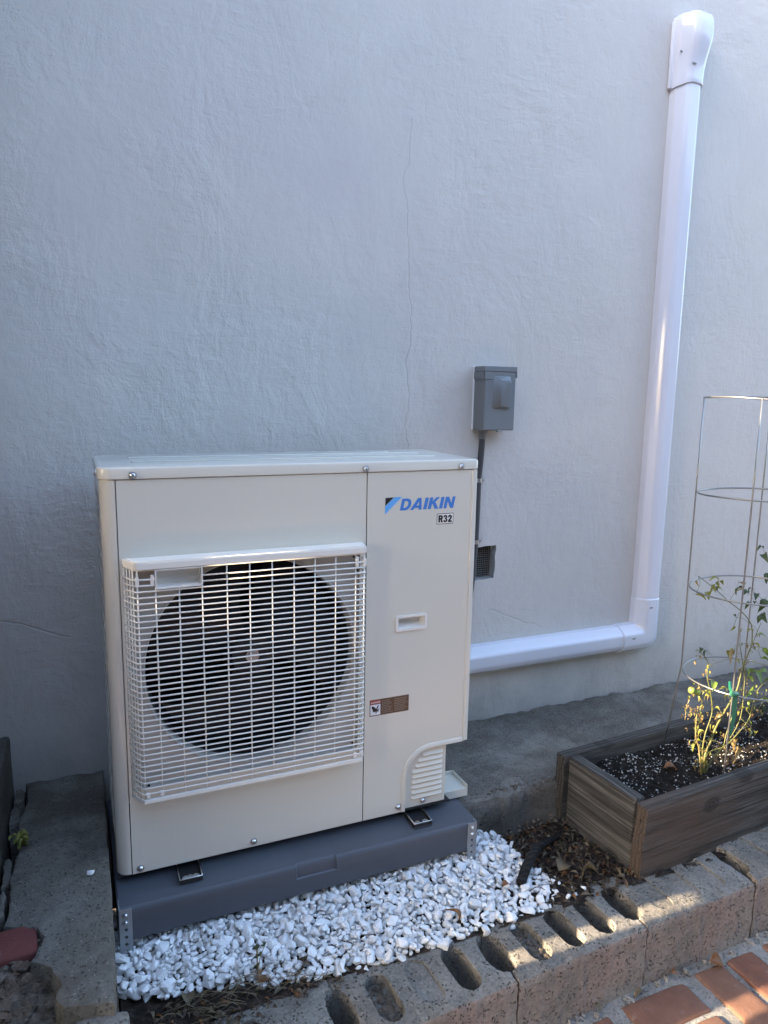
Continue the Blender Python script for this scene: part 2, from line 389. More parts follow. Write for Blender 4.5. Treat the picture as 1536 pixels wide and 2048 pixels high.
def rrect(x0, x1, z0, z1, r, n=4):
    out = []
    for cx, cz, a in ((x1-r, z0+r, -90), (x1-r, z1-r, 0), (x0+r, z1-r, 90), (x0+r, z0+r, 180)):
        for i in range(n+1): t = R(a+90*i/n); out.append((cx+r*math.cos(t), cz+r*math.sin(t)))
    return out
def arc(cx, cz, r, a0, a1, n): return [(cx+r*math.cos(R(a0+(a1-a0)*i/n)), cz+r*math.sin(R(a0+(a1-a0)*i/n))) for i in range(n+1)]
def fbm(p, s, o=4): return noise.fractal(Vector(p)*s, 1.0, 2.0, o)

# ================================================================== THE SETTING
# ---- ground far around
bm = BM(); b = bmesh.ops.create_grid(bm, x_segments=2, y_segments=2, size=60, matrix=Matrix.Translation((0, 0, -.42)))
kind(obj('ground', bm, 'yard'), 'structure')

# ---- house wall, stuccoed, with the hole of the crawl space vent
V0, V1, VZ0, VZ1 = 1.165, 1.286, .507, .626
bm = BM(); WY = .44
vent_loop = []
random.seed(5)
def jl(a, b, n, j): return [(a[0]+(b[0]-a[0])*i/n+random.uniform(-j, j), a[1]+(b[1]-a[1])*i/n+random.uniform(-j, j)) for i in range(n)]
vent_loop = jl((V0, VZ0), (V1-.004, VZ0+.003), 8, .0018)+jl((V1-.004, VZ0+.003), (V1, VZ1), 8, .0018)+jl((V1, VZ1), (V0, VZ1-.002), 8, .0018)+jl((V0, VZ1-.002), (V0, VZ0), 8, .0018)
fill_loops(bm, [[bm.verts.new((x, WY, z)) for x, z in ((-1.75, -.4), (4.2, -.4), (4.2, 4.2), (-1.75, 4.2))], [bm.verts.new((x, WY, z)) for x, z in vent_loop]])
n0 = len(bm.faces)
a = [bm.verts.new((x, WY, z)) for x, z in vent_loop]; c = [bm.verts.new((x+(1.225-x)*.06, WY+.028, z+(.566-z)*.05)) for x, z in vent_loop]
for i in range(len(a)):
    f = bm.faces.new((a[i], a[(i+1) % len(a)], c[(i+1) % len(a)], c[i])); f.material_index = 1
vv = [bm.verts.new(p) for p in ((-1.75, .7, -.4), (4.2, .7, -.4), (4.2, .7, 4.2), (-1.75, .7, 4.2))]; bm.faces.new(vv)
e = [bm.verts.new(p) for p in ((-1.75, WY, 4.2), (4.2, WY, 4.2), (4.2, .7, 4.2), (-1.75, .7, 4.2))]; bm.faces.new(e)
wall = obj('house_wall', bm, ['stucco', 'plaster_reveal'], recalc=False)
tag(wall, 'pale grey stucco house wall with hairline cracks behind the outdoor unit', 'wall')
# dark hollow and wire screen in the hole
vt = thing('crawl_vent', 'small square crawl space vent with wire mesh, half hidden behind the outdoor unit', 'vent', (1.225, WY, .507))
bm = BM(); box(bm, V0-.02, V1+.02, WY+.034, WY+.20, VZ0-.02, VZ1+.02)
bm.faces.ensure_lookup_table()
front = [f for f in bm.faces if f.calc_center_median().y < WY+.035]; bmesh.ops.delete(bm, geom=front, context='FACES')
obj('hollow', bm, 'black', vt)
bm = BM(); k = 0
xx = V0
while xx < V1+.004:
    tube(bm, [(xx+random.uniform(-.0006, .0006), WY+.026, VZ0-.004+(VZ1-VZ0+.01)*i/4) for i in range(5)], .0011, 4, False); xx += .0076
zz = VZ0
while zz < VZ1+.004:
    tube(bm, [(V0-.004+(V1-V0+.01)*i/4, WY+.0245, zz+random.uniform(-.0006, .0006)) for i in range(5)], .0011, 4, False); zz += .0076
kind(obj('wire_screen', bm, 'vent_wire', vt), 'stuff')

# ---- rough outline slab helper: loop top chamfered, sides down
def densify(loop, step, jit, seed=0, keep=()):
    out = []; n = len(loop); random.seed(seed)
    for i in range(n):
        a, b = Vector(loop[i]), Vector(loop[(i+1) % n]); m = max(1, int((b-a).length/step))
        for k in range(m):
            p = a+(b-a)*k/m; d = (b-a).normalized(); nrm = Vector((d.y, -d.x)); q = random.uniform(-jit, jit)*(.4 if k == 0 else 1)
            out.append(p+nrm*q)
    return out
def inset(loop, d):
    n = len(loop); out = []
    for i in range(n):
        t = (loop[(i+1) % n]-loop[i-1]).normalized(); nrm = Vector((-t.y, t.x)); out.append(loop[i]+nrm*d)
    return out
def slab(bm, loop, holes, ztop, zbot, ch, facemat=None, hole_depth=None, rough=.0022, nrow=10):
    """loop ccw; holes cw or ccw lists of Vector2; returns nothing; top chamfered"""
    zt = ztop if callable(ztop) else (lambda x, y: ztop)
    def ring(L, dz, ins): 
        return [bm.verts.new((p.x, p.y, zt(p.x, p.y)-dz)) for p in (inset(L, ins) if ins else L)]
    n = len(loop); nrm = []
    for i in range(n):
        t = (loop[(i+1) % n]-loop[i-1]).normalized(); nrm.append(Vector((-t.y, t.x)))
    wear = [ch*max(.35, .9+1.3*fbm((p.x, p.y, 11), 26, 3)+.9*max(0, fbm((p.x, p.y, 4), 9, 2))) for p in loop]
    top = [bm.verts.new((loop[i].x+nrm[i].x*wear[i], loop[i].y+nrm[i].y*wear[i], zt(loop[i].x, loop[i].y))) for i in range(n)]
    rows = [[bm.verts.new((loop[i].x+nrm[i].x*wear[i]*.28, loop[i].y+nrm[i].y*wear[i]*.28, zt(loop[i].x, loop[i].y)-wear[i]*.32)) for i in range(n)]]
    for k in range(nrow+1):
        ring_ = []
        for i in range(n):
            p = loop[i]; za = zt(p.x, p.y)-wear[i]; z = za+(zbot-za)*k/nrow; d = rough*fbm((p.x, p.y, z), 40, 4) if k else 0
            ring_.append(bm.verts.new((p.x+nrm[i].x*d, p.y+nrm[i].y*d, z)))
        rows.append(ring_)
    loops = [top]; rows = [top]+rows
    for k in range(len(rows)-1):
        for i in range(n):
            j = (i+1) % n; f = bm.faces.new((rows[k+1][i], rows[k+1][j], rows[k][j], rows[k][i]))
            if facemat and k > 0: f.material_index = facemat(loop[i], loop[j])
    for hi, H in enumerate(holes):
        m = len(H); d = hole_depth[hi]
        t = ring(inset(H, -ch*.22), 0, 0); q = ring(H, ch*.3, 0); bb = [bm.verts.new((p.x, p.y, zt(p.x, p.y)-d)) for p in inset(H, d*.03)]
        loops.append(t)
        for i in range(m):
            j = (i+1) % m
            bm.faces.new((t[i], t[j], q[j], q[i])); bm.faces.new((q[i], q[j], bb[j], bb[i]))
        bm.faces.new(bb)
    fill_loops(bm, loops)

# ---- concrete ledge along the wall to the right of the unit
lp = densify([(.70, .03), (1.0, .025), (1.30, .03), (1.9, .06), (3.2, .10), (3.2, .439), (.70, .439)], .012, .0015, 4)
lp = [p+Vector((0, .014*fbm((p.x, 1, 0), 7)+.006*fbm((p.x, 4, 0), 40))) if p.y < .2 else p for p in lp]
bm = BM(); slab(bm, lp, [], lambda x, y: -.022+.008*fbm((x, y, 0), 6)-.016*(.44-y)/.4+.02*math.exp(-((y-.44)/.05)**2), -.36, .014, rough=.012)
kind(obj('concrete_ledge', bm, 'ledge', smooth=40), 'structure')

# ---- old concrete path on the left
lp = densify([(-.028, -.424), (-.022, -.30), (-.019, -.15), (-.017, 0.0), (-.014, .2), (-.012, .439), (-.212, .439), (-.205, .33), (-.222, .25), (-.213, .13), (-.226, .02), (-.221, -.10), (-.228, -.14), (-.165, -.168), (-.150, -.20), (-.172, -.262), (-.135, -.292), (-.118, -.342), (-.128, -.375), (-.112, -.398)][::1], .016, .0022, 9)
# orientation: make ccw
def area(L): return sum(L[i].x*L[(i+1) % len(L)].y-L[(i+1) % len(L)].x*L[i].y for i in range(len(L)))/2
def ccw(L): return L if area(L) > 0 else L[::-1]
bm = BM(); slab(bm, ccw(lp), [], lambda x, y: .050+.006*fbm((x, y, 3), 9)+.010*max(0, y-.05), -.36, .007)
kind(obj('concrete_path', bm, 'slab', smooth=40), 'structure')
# broken edge strip between path and step
random.seed(8)
ck = BM()
for (cx, cy, a_, b_) in ((-.226, .385, .012, .040), (-.231, .285, .011, .042), (-.235, .06, .008, .055), (-.236, -.06, .007, .045)):
    lp = densify([(cx-a_, cy-b_), (cx+a_, cy-b_*.8), (cx+a_*1.1, cy+b_*.5), (cx+a_*.2, cy+b_), (cx-a_, cy+b_*.9)], .012, .002, int(cx*999))
    slab(ck, ccw(lp), [], .045+random.uniform(-.008, .004), -.2, .004)
kind(obj('path_rubble', ck, 'slab', smooth=40), 'structure')
# step on the far left
lp = densify([(-1.45, -.33), (-.262, -.33), (-.244, .439), (-1.45, .439)], .03, .003, 2)
bm = BM(); slab(bm, ccw(lp), [], lambda x, y: .205+.004*fbm((x, y, 1), 8), -.36, .012)
kind(obj('concrete_step', bm, 'step', smooth=40), 'structure')

# ---- bare earth: bed between wall and blocks, pit at lower left
def earth(name, x0, x1, y0, y1, st, zf, m):
    bm = BM(); nx = int((x1-x0)/st); ny = int((y1-y0)/st)
    g = [[bm.verts.new((x0+(x1-x0)*i/nx, y0+(y1-y0)*j/ny, zf(x0+(x1-x0)*i/nx, y0+(y1-y0)*j/ny))) for i in range(nx+1)] for j in range(ny+1)]
    for j in range(ny):
        for i in range(nx): bm.faces.new((g[j][i], g[j][i+1], g[j+1][i+1], g[j+1][i]))
    return kind(obj(name, bm, m, smooth=180), 'structure')
def bed_z(x, y): return -.165-.035*max(0, min(1, (y+.05)/.2))*(1 if x > .9 else 0)+.010*fbm((x, y, 0), 9)+.007*fbm((x, y, 5), 34, 3)
earth('garden_soil', -.012, 2.7, -.31, .06, .008, bed_z, 'soil')
def pit_z(x, y): return .034-.050*max(0, min(1, (-.18-y)/.18))+.012*fbm((x, y, 2), 14)+.008*abs(fbm((x, y, 5), 45, 4))
earth('stony_soil', -.75, -.02, -.62, -.155, .007, pit_z, 'soil_pale')

# ---- brick patio: mortar bed with single bricks near the camera, brick pattern beyond
lp = [Vector(p) for p in ((-.6, -.98), (3.2, -.98), (3.2, -.30), (-.6, -.30))]
bm = BM()
nx, ny = 190, 34
g = [[None]*(nx+1) for _ in range(ny+1)]
for j in range(ny+1):
    for i in range(nx+1):
        x = -.6+3.8*i/nx; y = -.98+.68*j/ny
        g[j][i] = bm.verts.new((x, y, -.3378+.003*fbm((x, y, 0), 22)+.0028*fbm((x, y, 3), 80, 2)+.008*max(0, 1-abs(y-(-.492+.047*(x-.82)))/.02)*max(0, .4+fbm((x, y, 7), 18))))
for j in range(ny):
    for i in range(nx): bm.faces.new((g[j][i], g[j][i+1], g[j+1][i+1], g[j+1][i]))
patio = kind(obj('brick_patio', bm, 'mortar', smooth=180), 'structure')
bm = BM(); bmesh.ops.create_grid(bm, x_segments=1, y_segments=1, size=.5, matrix=Matrix.Translation((2.2, -3.98, -.336)) @ Matrix.Diagonal((8, 6, 1, 1)))
kind(obj('patio_paving', bm, 'patio'), 'structure')
def brick_mesh(L, W, H, seed):
    random.seed(seed); bm = BM(); box(bm, -L/2, L/2, -W/2, W/2, -H, 0, .006, 2)
    bmesh.ops.subdivide_edges(bm, edges=[e for e in bm.edges if e.calc_length() > .05], cuts=3, use_grid_fill=True)
    for v in bm.verts: v.co += Vector((fbm(v.co+Vector((seed, 0, 0)), 30), fbm(v.co+Vector((0, seed, 0)), 30), .6*fbm(v.co+Vector((0, 0, seed)), 30)))*.0028
    me = bpy.data.meshes.new('brick'); bmesh.ops.recalc_face_normals(bm, faces=bm.faces); bm.to_mesh(me); bm.free(); me.materials.append(MAT['brick'])
    for p in me.polygons: p.use_smooth = True
    me.set_sharp_from_angle(angle=R(50)); return me
bms = [brick_mesh(.203, .094, .06, s) for s in (1, 2, 3, 4)]
random.seed(21)
def lay(x, y, rot):
    o = bpy.data.objects.new('brick', random.choice(bms)); COL.objects.link(o); o.parent = patio
    o.location = (x+random.uniform(-.003, .003), y+random.uniform(-.003, .003), -.3315+random.uniform(-.0025, .002)); o.rotation_euler = (random.uniform(-.01, .01), random.uniform(-.01, .01), rot+random.uniform(-.02, .02))
for cxi in range(-1, 7):
    for row in range(2):
        cx = 1.222+.2475*(cxi-1); cy = -.572+.046*(cx-1.2)*.6-.2475*row
        if cx < .55: continue
        if (cxi+row) % 2:      # horizontal pair
            lay(cx, cy+.050, 0); lay(cx, cy-.058, 0)
        else:
            lay(cx-.054, cy-.002, math.pi/2); lay(cx+.054, cy-.002, math.pi/2)

# ================================================================== CONCRETE BLOCKS
def stadium(cx, cy, hw, hl, n=7):
    pts = []
    for i in range(n+1): t = math.pi*i/n; pts.append(Vector((cx+hw*math.cos(t), cy+hl-hw+hw*math.sin(t))))
    for i in range(n+1): t = math.pi+math.pi*i/n; pts.append(Vector((cx+hw*math.cos(t), cy-hl+hw+hw*math.sin(t))))
    return pts
def block(label, cx, cy, rot, depths, z=-.165, seed=1, notch=(True, True), L=.392, Wd=.186):
    h, wv = L/2, Wd/2; random.seed(seed)
    nl = .062; nw = .027
    def notch_pts(side):
        out = []
        for i in range(9):
            t = math.pi*i/8; out.append((side*(h-nw*math.sin(t)**.6), side*(-nl*math.cos(t))))
        return out
    outer = [(-h, -wv), (h, -wv)]+(notch_pts(1) if notch[1] else [])+[(h, wv), (-h, wv)]+(notch_pts(-1) if notch[0] else [])
    lp = densify(outer, .007, .0007, seed)
    holes = []; hd = []
    for i, d in enumerate(depths):
        if d is None: continue
        x = (-.098, 0, .098)[i]+random.uniform(-.003, .003)
        H = [p+Vector((random.uniform(-1, 1), random.uniform(-1, 1)))*.0006 for p in stadium(x, -.004, .0285, .066)]
        holes.append(H); hd.append(d)
    o = thing('concrete_block', label, 'concrete block', (cx, cy, -.345), 'concrete blocks edging the bed')
    bm = BM()
    slab(bm, ccw(lp), [ccw(H) for H in holes], lambda x, y: (.0022*fbm((x+seed, y, 0), 25)+.0016*fbm((x, y, seed), 90, 2))-.006*max(0, (-y-wv+.03)/.03)*.7+(.004 if y > wv-.016 and y < wv-.004 else 0)*(.5+.5*fbm((x, y, 0), 20)), -.18, .006,
         lambda a, b: 1 if (a.y < -wv+.02 and b.y < -wv+.02) else 0, hd)
    bmesh.ops.recalc_face_normals(bm, faces=bm.faces)
    me = bpy.data.meshes.new('block_body'); bm.to_mesh(me); bm.free()
    b = bpy.data.objects.new('block_body', me); COL.objects.link(b); me.materials.append(MAT['block']); me.materials.append(MAT['block_face'])
    for p in me.polygons: p.use_smooth = True
    me.set_sharp_from_angle(angle=R(30))
    b.parent = o; b.location = (0, 0, z+.345); o.rotation_euler = (0, 0, rot)
    for i, d in enumerate(depths):   # earth and scraps lying in the slots
        if d is None or d < .010: continue
        x = (-.098, 0, .098)[i]; fb = BM()
        for k in range(70):
            px = x+random.uniform(-.021, .021); py = random.uniform(-.054, .054); q = random.uniform(.003, .009)
            ico = bmesh.new(); bmesh.ops.create_icosphere(ico, subdivisions=1, radius=q)
            for v in ico.verts: v.co *= random.uniform(.6, 1.2)
            join(fb, ico, Matrix.Translation((px, py, -d+q*.3)) @ Matrix.Diagonal((1, 1, .6, 1)))
        me2 = bpy.data.meshes.new('slot_fill'); fb.to_mesh(me2); fb.free(); me2.materials.append(MAT['soil_pale' if d < .06 else 'soil'])
        f = bpy.data.objects.new('slot_fill', me2); COL.objects.link(f); f.parent = o; f.location = (0, 0, z+.345); f['kind'] = 'stuff'
    return o
YW = R(2.6)
def yf(x): return -.464+(x-.82)*.047+.0945
block('concrete block nearest the lower left corner, with a brown leaf in its slot', .228, yf(.228)+.002, YW, (.14, .05, None), seed=3)
block('concrete block in front of the white gravel, one slot clogged and one nearly flush', .620, yf(.62), YW, (.026, .006, .13), seed=5, z=-.166)
block('concrete block with two empty slots and one full of earth, sunlit along its front edge', 1.016, yf(1.016), YW*1.1, (.022, .13, .13), seed=7)
block('concrete block with its slots filled flush, in front of the planter corner', 1.412, yf(1.412), YW*.8, (.0035, .004, .005), seed=9, z=-.163, notch=(True, False))
block('concrete block at the right edge of the photo, with one rounded end groove', 1.8105, yf(1.81)-.002, YW*1.0, (.004, .004, .004), seed=12, z=-.153)

block('concrete block just past the right edge of the photo at the end of the row', 2.208, yf(2.208)-.006, YW, (.004, .13, .03), seed=15, z=-.160)

# rubble of mortar and earth in the joint between blocks and bricks
random.seed(31); bm = BM()
for k in range(90):
    x = random.uniform(.6, 2.0); y = yf(x)-.0945-.012+random.gauss(0, .008); q = random.uniform(.002, .010)
    ico = bmesh.new(); bmesh.ops.create_icosphere(ico, subdivisions=1, radius=q)
    for v in ico.verts: v.co *= random.uniform(.6, 1.25)
    join(bm, ico, Matrix.Translation((x, y, -.335+q*.2)) @ Matrix.Rotation(random.uniform(0, 6), 4, 'Z') @ Matrix.Diagonal((1.3, 1, .6, 1)))
kind(obj('joint_rubble', bm, 'mortar', smooth=30), 'stuff')

# small block piece beside the path
lp = densify([(-.128, -.47), (-.010, -.475), (-.006, -.418), (-.052, -.404), (-.118, -.412)], .012, .003, 3)
bm = BM(); slab(bm, ccw(lp), [], lambda x, y: .022+.003*fbm((x, y, 2), 30), -.2, .006)
tag(obj('concrete_chunk', bm, 'block', smooth=40), 'broken piece of concrete at the near end of the old path', 'concrete piece')
# red brick set in the path edge
me = brick_mesh(.20, .085, .06, 7); me.materials.clear(); me.materials.append(MAT['red_brick'])
rb = bpy.data.objects.new('red_brick', me); COL.objects.link(rb); rb.location = (-.262, -.195, .050); rb.rotation_euler = (0.02, .05, R(4)); tag(rb, 'dark red brick set in the broken corner of the old path', 'brick')

# ================================================================== WHITE GRAVEL
def stone_mesh(seed):
    random.seed(seed); bm = BM()
    for k in range(15):
        d = Vector((random.gauss(0, 1), random.gauss(0, 1), random.gauss(0, 1))).normalized()
        bm.verts.new(Vector((d.x*1.0, d.y*random.uniform(.65, .85), d.z*random.uniform(.5, .75))))
    r = bmesh.ops.convex_hull(bm, input=bm.verts[:]); bmesh.ops.delete(bm, geom=[v for v in bm.verts if not v.link_faces], context='VERTS')
    bmesh.ops.dissolve_limit(bm, angle_limit=R(14), verts=bm.verts[:], edges=bm.edges[:])
    bmesh.ops.bevel(bm, geom=bm.edges[:], offset=.075, segments=2, affect='EDGES', profile=.6, clamp_overlap=True)
    bmesh.ops.recalc_face_normals(bm, faces=bm.faces)
    me = bpy.data.meshes.new('stone'); bm.to_mesh(me); bm.free(); me.materials.append(MAT['marble'])
    for p in me.polygons: p.use_smooth = True
    me.set_sharp_from_angle(angle=R(45))
    return me
stones = [stone_mesh(s) for s in range(40, 54)]
poly = [(-.014, .06), (-.016, -.10), (-.016, -.178), (.03, -.20), (.10, -.222), (.20, -.235), (.30, -.262), (.36, -.283), (.483, -.292), (.60, -.305), (.80, -.30), (1.03, -.292), (1.075, -.262), (1.09, -.215), (1.075, -.16), (1.055, -.10), (1.06, -.05), (1.03, .0), (.99, .04), (.96, .06)]
def inside(x, y, P=poly):
    c = False; j = len(P)-1
    for i in range(len(P)):
        if (P[i][1] > y) != (P[j][1] > y) and x < (P[j][0]-P[i][0])*(y-P[i][1])/(P[j][1]-P[i][1])+P[i][0]: c = not c
        j = i
    return c
def grav_z(x, y): return -.128-.024*max(0, min(1, (-.07-y)/.21))-.012*max(0, (x-.85)/.2)+.006*fbm((x, y, 9), 12)
random.seed(77); pts = []; cell = {}
def dart(rmin, z_off, tries, scale):
    for _ in range(tries):
        x = random.uniform(-.015, 1.1); y = random.uniform(-.305, .06)
        if not inside(x, y): continue
        if y > -.04 and x < .92 and random.random() < .85: continue
        s = scale*random.choice((.45, .6, .75, .9, 1, 1.15, 1.5)); k = (int(x/.03), int(y/.03), z_off); ok = True
        for i in (-1, 0, 1):
            for j in (-1, 0, 1):
                for (px, py, ps) in cell.get((k[0]+i, k[1]+j, z_off), ()):
                    if (px-x)**2+(py-y)**2 < (rmin*(s+ps)/scale*.5)**2: ok = False
        if ok:
            cell.setdefault(k, []).append((x, y, s)); pts.append((x, y, z_off, s))
dart(.0195, 0., 30000, .0152); dart(.0195, -.010, 20000, .0160); dart(.020, -.021, 12000, .0170); dart(.034, .009, 900, .0125)
strays = [(1.10, -.235), (1.115, -.20), (1.13, -.258), (1.10, -.12), (1.085, -.03), (1.12, -.285), (1.045, .075), (1.095, -.285), (1.15, -.275)]
for x, y in strays: pts.append((x, y, -.004, random.uniform(.007, .011)))
base = [(p, random.choice(stones), Matrix.Translation((p[0], p[1], (grav_z(p[0], p[1]) if p[0] < 1.08 else bed_z(p[0], p[1])+.008)+p[2])) @ Matrix.Rotation(random.uniform(0, 6.28), 4, 'Z') @ Matrix.Rotation(random.uniform(-.7, .7), 4, 'X') @ Matrix.Rotation(random.uniform(-.7, .7), 4, 'Y') @ Matrix.Scale(p[3], 4)) for p in pts]
top = sorted([i for i, q in enumerate(base) if q[0][2] >= 0 and q[0][1] < -.085], key=lambda i: -base[i][0][3]*(1.4 if base[i][0][1] < -.1 else 1))[:298]
tops = set(top); gv, gf = [], []
tpl = {m_.name: ([v.co.copy() for v in m_.vertices], [tuple(p_.vertices) for p_ in m_.polygons]) for m_ in stones}
for i, (p, me, mx) in enumerate(base):
    if i in tops: continue
    n1 = len(gv); vs, fs = tpl[me.name]; gv += [mx @ v for v in vs]; gf += [tuple(k+n1 for k in f) for f in fs]
gme = bpy.data.meshes.new('white_gravel'); gme.from_pydata(gv, [], gf)
gme.polygons.foreach_set('use_smooth', [True]*len(gf))
gr = finish('white_gravel', gme, 'marble'); gr['kind'] = 'stuff'
gme.set_sharp_from_angle(angle=R(45))
for i in top:
    p, me, mx = base[i]; o = bpy.data.objects.new('stone', me); COL.objects.link(o); o.matrix_world = mx; o.parent = gr

# ================================================================== LEAF LITTER, TWIGS
def leaf_mesh(seed, ln=1., wd=.5, curl=.25, serr=0.0, n=7):
    random.seed(seed); bm = BM(); rows = []
    for i in range(n+1):
        t = i/n; wv = wd*.5*math.sin(math.pi*t**.8)**.9*(1+serr*(-1)**i)+.004; z = curl*math.sin(math.pi*t)*.6-curl*t*t*1.1
        rows.append([bm.verts.new((t*ln, s*wv, z+abs(s)*wv*.55+random.uniform(-.03, .03)*curl)) for s in (-1, -.5, 0, .5, 1)])
    for i in range(n):
        for k in range(4): bm.faces.new((rows[i][k], rows[i+1][k], rows[i+1][k+1], rows[i][k+1]))
    tube(bm, [(-.22, 0, .03), (-.1, 0, .01), (0, 0, 0)], .012, 4)
    me = bpy.data.meshes.new('leaf'); bm.to_mesh(me); bm.free()
    for p in me.polygons: p.use_smooth = True
    return me
def scatter(name, n, region, zf, mats, size, seed, curlmax=.6):
    random.seed(seed); bm = BM(); pr = [leaf_mesh(s+seed, 1, random.uniform(.3, .6), random.uniform(.1, curlmax), .05, 4) for s in range(6)]
    c = 0
    while c < n:
        x = random.uniform(region[0], region[1]); y = random.uniform(region[2], region[3])
        if len(region) > 4 and not region[4](x, y): continue
        c += 1; s = random.uniform(*size); mi = random.choices(range(len(mats)), [5, 2.2, 1][:len(mats)])[0]
        stamp(bm, random.choice(pr), Matrix.Translation((x, y, zf(x, y)+random.uniform(.0, .008))) @ Matrix.Rotation(random.uniform(0, 6.28), 4, 'Z') @ Matrix.Rotation(random.uniform(-.6, .6), 4, 'X') @ Matrix.Rotation(random.uniform(-.5, .5), 4, 'Y') @ Matrix.Scale(s, 4), mi)
    o = obj(name, bm, mats, recalc=False, smooth=180); return kind(o, 'stuff')
scatter('leaf_litter', 620, (.93, 1.33, -.30, .04, lambda x, y: not inside(x, y) and x > .95), bed_z, ['litter', 'litter2', 'litter3'], (.010, .028), 3)
scatter('leaf_crumbs', 160, (.04, .46, -.335, -.235, lambda x, y: y < -.228-.13*(x-.05)), bed_z, ['litter', 'litter2', 'litter3'], (.010, .026), 13)
# crumbs and clods of earth
def clods(name, n, region, zf, m, size, seed, cond=None):
    random.seed(seed); bm = BM(); c = 0
    while c < n:
        x = random.uniform(region[0], region[1]); y = random.uniform(region[2], region[3])
        if cond and not cond(x, y): continue
        c += 1; q = size[0]+(size[1]-size[0])*random.random()**2.5
        ico = bmesh.new(); bmesh.ops.create_icosphere(ico, subdivisions=1, radius=q)
        for v in ico.verts: v.co *= random.uniform(.65, 1.2)
        join(bm, ico, Matrix.Translation((x, y, zf(x, y)+q*.2)) @ Matrix.Diagonal((1, 1, .7, 1)))
    return kind(obj(name, bm, m, smooth=50), 'stuff')
clods('soil_clods', 520, (.92, 1.34, -.29, .04), bed_z, 'soil', (.002, .009), 5, lambda x, y: not inside(x, y))
clods('ledge_crumbs', 260, (.93, 1.34, -.01, .06), lambda x, y: -.034 if y > .035 else -.15, 'soil_pale', (.0012, .007), 8)
clods('stony_clods', 1100, (-.42, -.09, -.47, -.17), pit_z, 'soil_pale', (.002, .016), 6, lambda x, y: not (x > -.165 and y > -.26))
# perished straw in front of the gravel
random.seed(19); bm = BM()
for k in range(75):
    x = random.uniform(.03, .42); y = -.275-.05*(x-.1)+random.gauss(0, .020); a_ = random.uniform(-1.0, 1.0); ln = random.uniform(.03, .11); z = bed_z(x, y)+random.uniform(.004, .022)
    pts_ = [(x+math.cos(a_)*ln*t, y+math.sin(a_)*ln*t*.6, z+.018*math.sin(3.1*t)*random.uniform(.2, 1)) for t in (0, .33, .66, 1)]
    tube(bm, pts_, random.uniform(.0004, .0009), 4)
kind(obj('dry_grass', bm, 'straw', smooth=180), 'stuff')
# thin twigs over the bed
random.seed(23); bm = BM()
for k in range(34):
    x = random.uniform(.98, 1.32); y = random.uniform(-.27, .03); a_ = random.uniform(0, 6.28); ln = random.uniform(.03, .10); z = bed_z(x, y)+.010
    tube(bm, [(x+math.cos(a_)*ln*t, y+math.sin(a_)*ln*t, z+.012*math.sin(3.1*t)) for t in (0, .3, .6, 1)], random.uniform(.0005, .0011), 4)
kind(obj('dead_twigs', bm, 'litter', smooth=180), 'stuff')

GL = 'fallen leaves'
lms = [leaf_mesh(100+i, 1, w_, c_, .06) for i, (w_, c_) in enumerate(((.55, .35), (.42, .6), (.75, .3), (.6, .8)))]
def fallen(label, x, y, z, s, m, rot, tilt=(0, 0), k=0):
    me = lms[k].copy(); me.materials.clear(); me.materials.append(MAT[m])
    o = bpy.data.objects.new('fallen_leaf', me); COL.objects.link(o); o.location = (x, y, z); o.scale = (s, s, s); o.rotation_euler = (tilt[0], tilt[1], rot); tag(o, label, 'leaf', GL)
fallen('narrow tan leaf standing in the gravel beside a concrete block', .765, -.283, -.135, .045, 'litter3', 2.0, (.3, -.7), 1)
fallen('brown leaf lying on the white gravel near its right end', .925, -.228, -.122, .032, 'litter3', .2, (0, 0), 0)
fallen('brown curled leaf in the slot of the block at the lower left', .222, -.300, -.198, .05, 'litter3', .9, (.2, .2), 2)
fallen('large pale curled leaf on the dark soil beside the gravel', 1.125, -.200, -.150, .055, 'litter2', .4, (.2, -.1), 2)
fallen('pale crumpled leaf at the foot of the planter corner', 1.205, -.268, -.135, .06, 'litter2', 2.6, (.5, .2), 3)
fallen('orange brown leaf leaning on the block face above the bricks', 1.30, -.452, -.316, .034, 'litter3', .3, (.9, .2), 0)
fallen('small tan leaf at the foot of the block face', 1.055, -.470, -.325, .03, 'litter2', 1.2, (.5, 0), 1)
fallen('orange brown leaf beside a broken mortar piece', 1.425, -.462, -.318, .045, 'litter3', -.2, (.5, .1), 2)
fallen('tan leaf in the joint between two concrete blocks and bricks', 1.20, -.470, -.325, .034, 'litter2', 2.9, (.3, 0), 0)
fallen('russet leaf among dry grass in front of the gravel', .268, -.262, -.150, .042, 'litter3', .5, (.3, .2), 2)
fallen('grey brown leaf lying flat on the dry grass', .12, -.262, -.155, .05, 'litter2', 1.5, (.1, 0), 0)
fallen('small leaf behind the planter end among twigs', 1.20, -.06, -.175, .04, 'litter2', .8, (.2, .2), 2)
fallen('dark brown leaf at the gravel edge in front of the long pad', .37, -.268, -.135, .04, 'litter', 1.1, (1.2, .3), 1)
fallen('brown leaf on the potting soil left of the tomato stems', 1.585, -.10, .012, .05, 'litter3', -.3, (.1, 0), 0)
fallen('curled pale leaf on the potting soil near the front board', 1.72, -.225, .012, .04, 'litter2', .6, (.3, .1), 3)

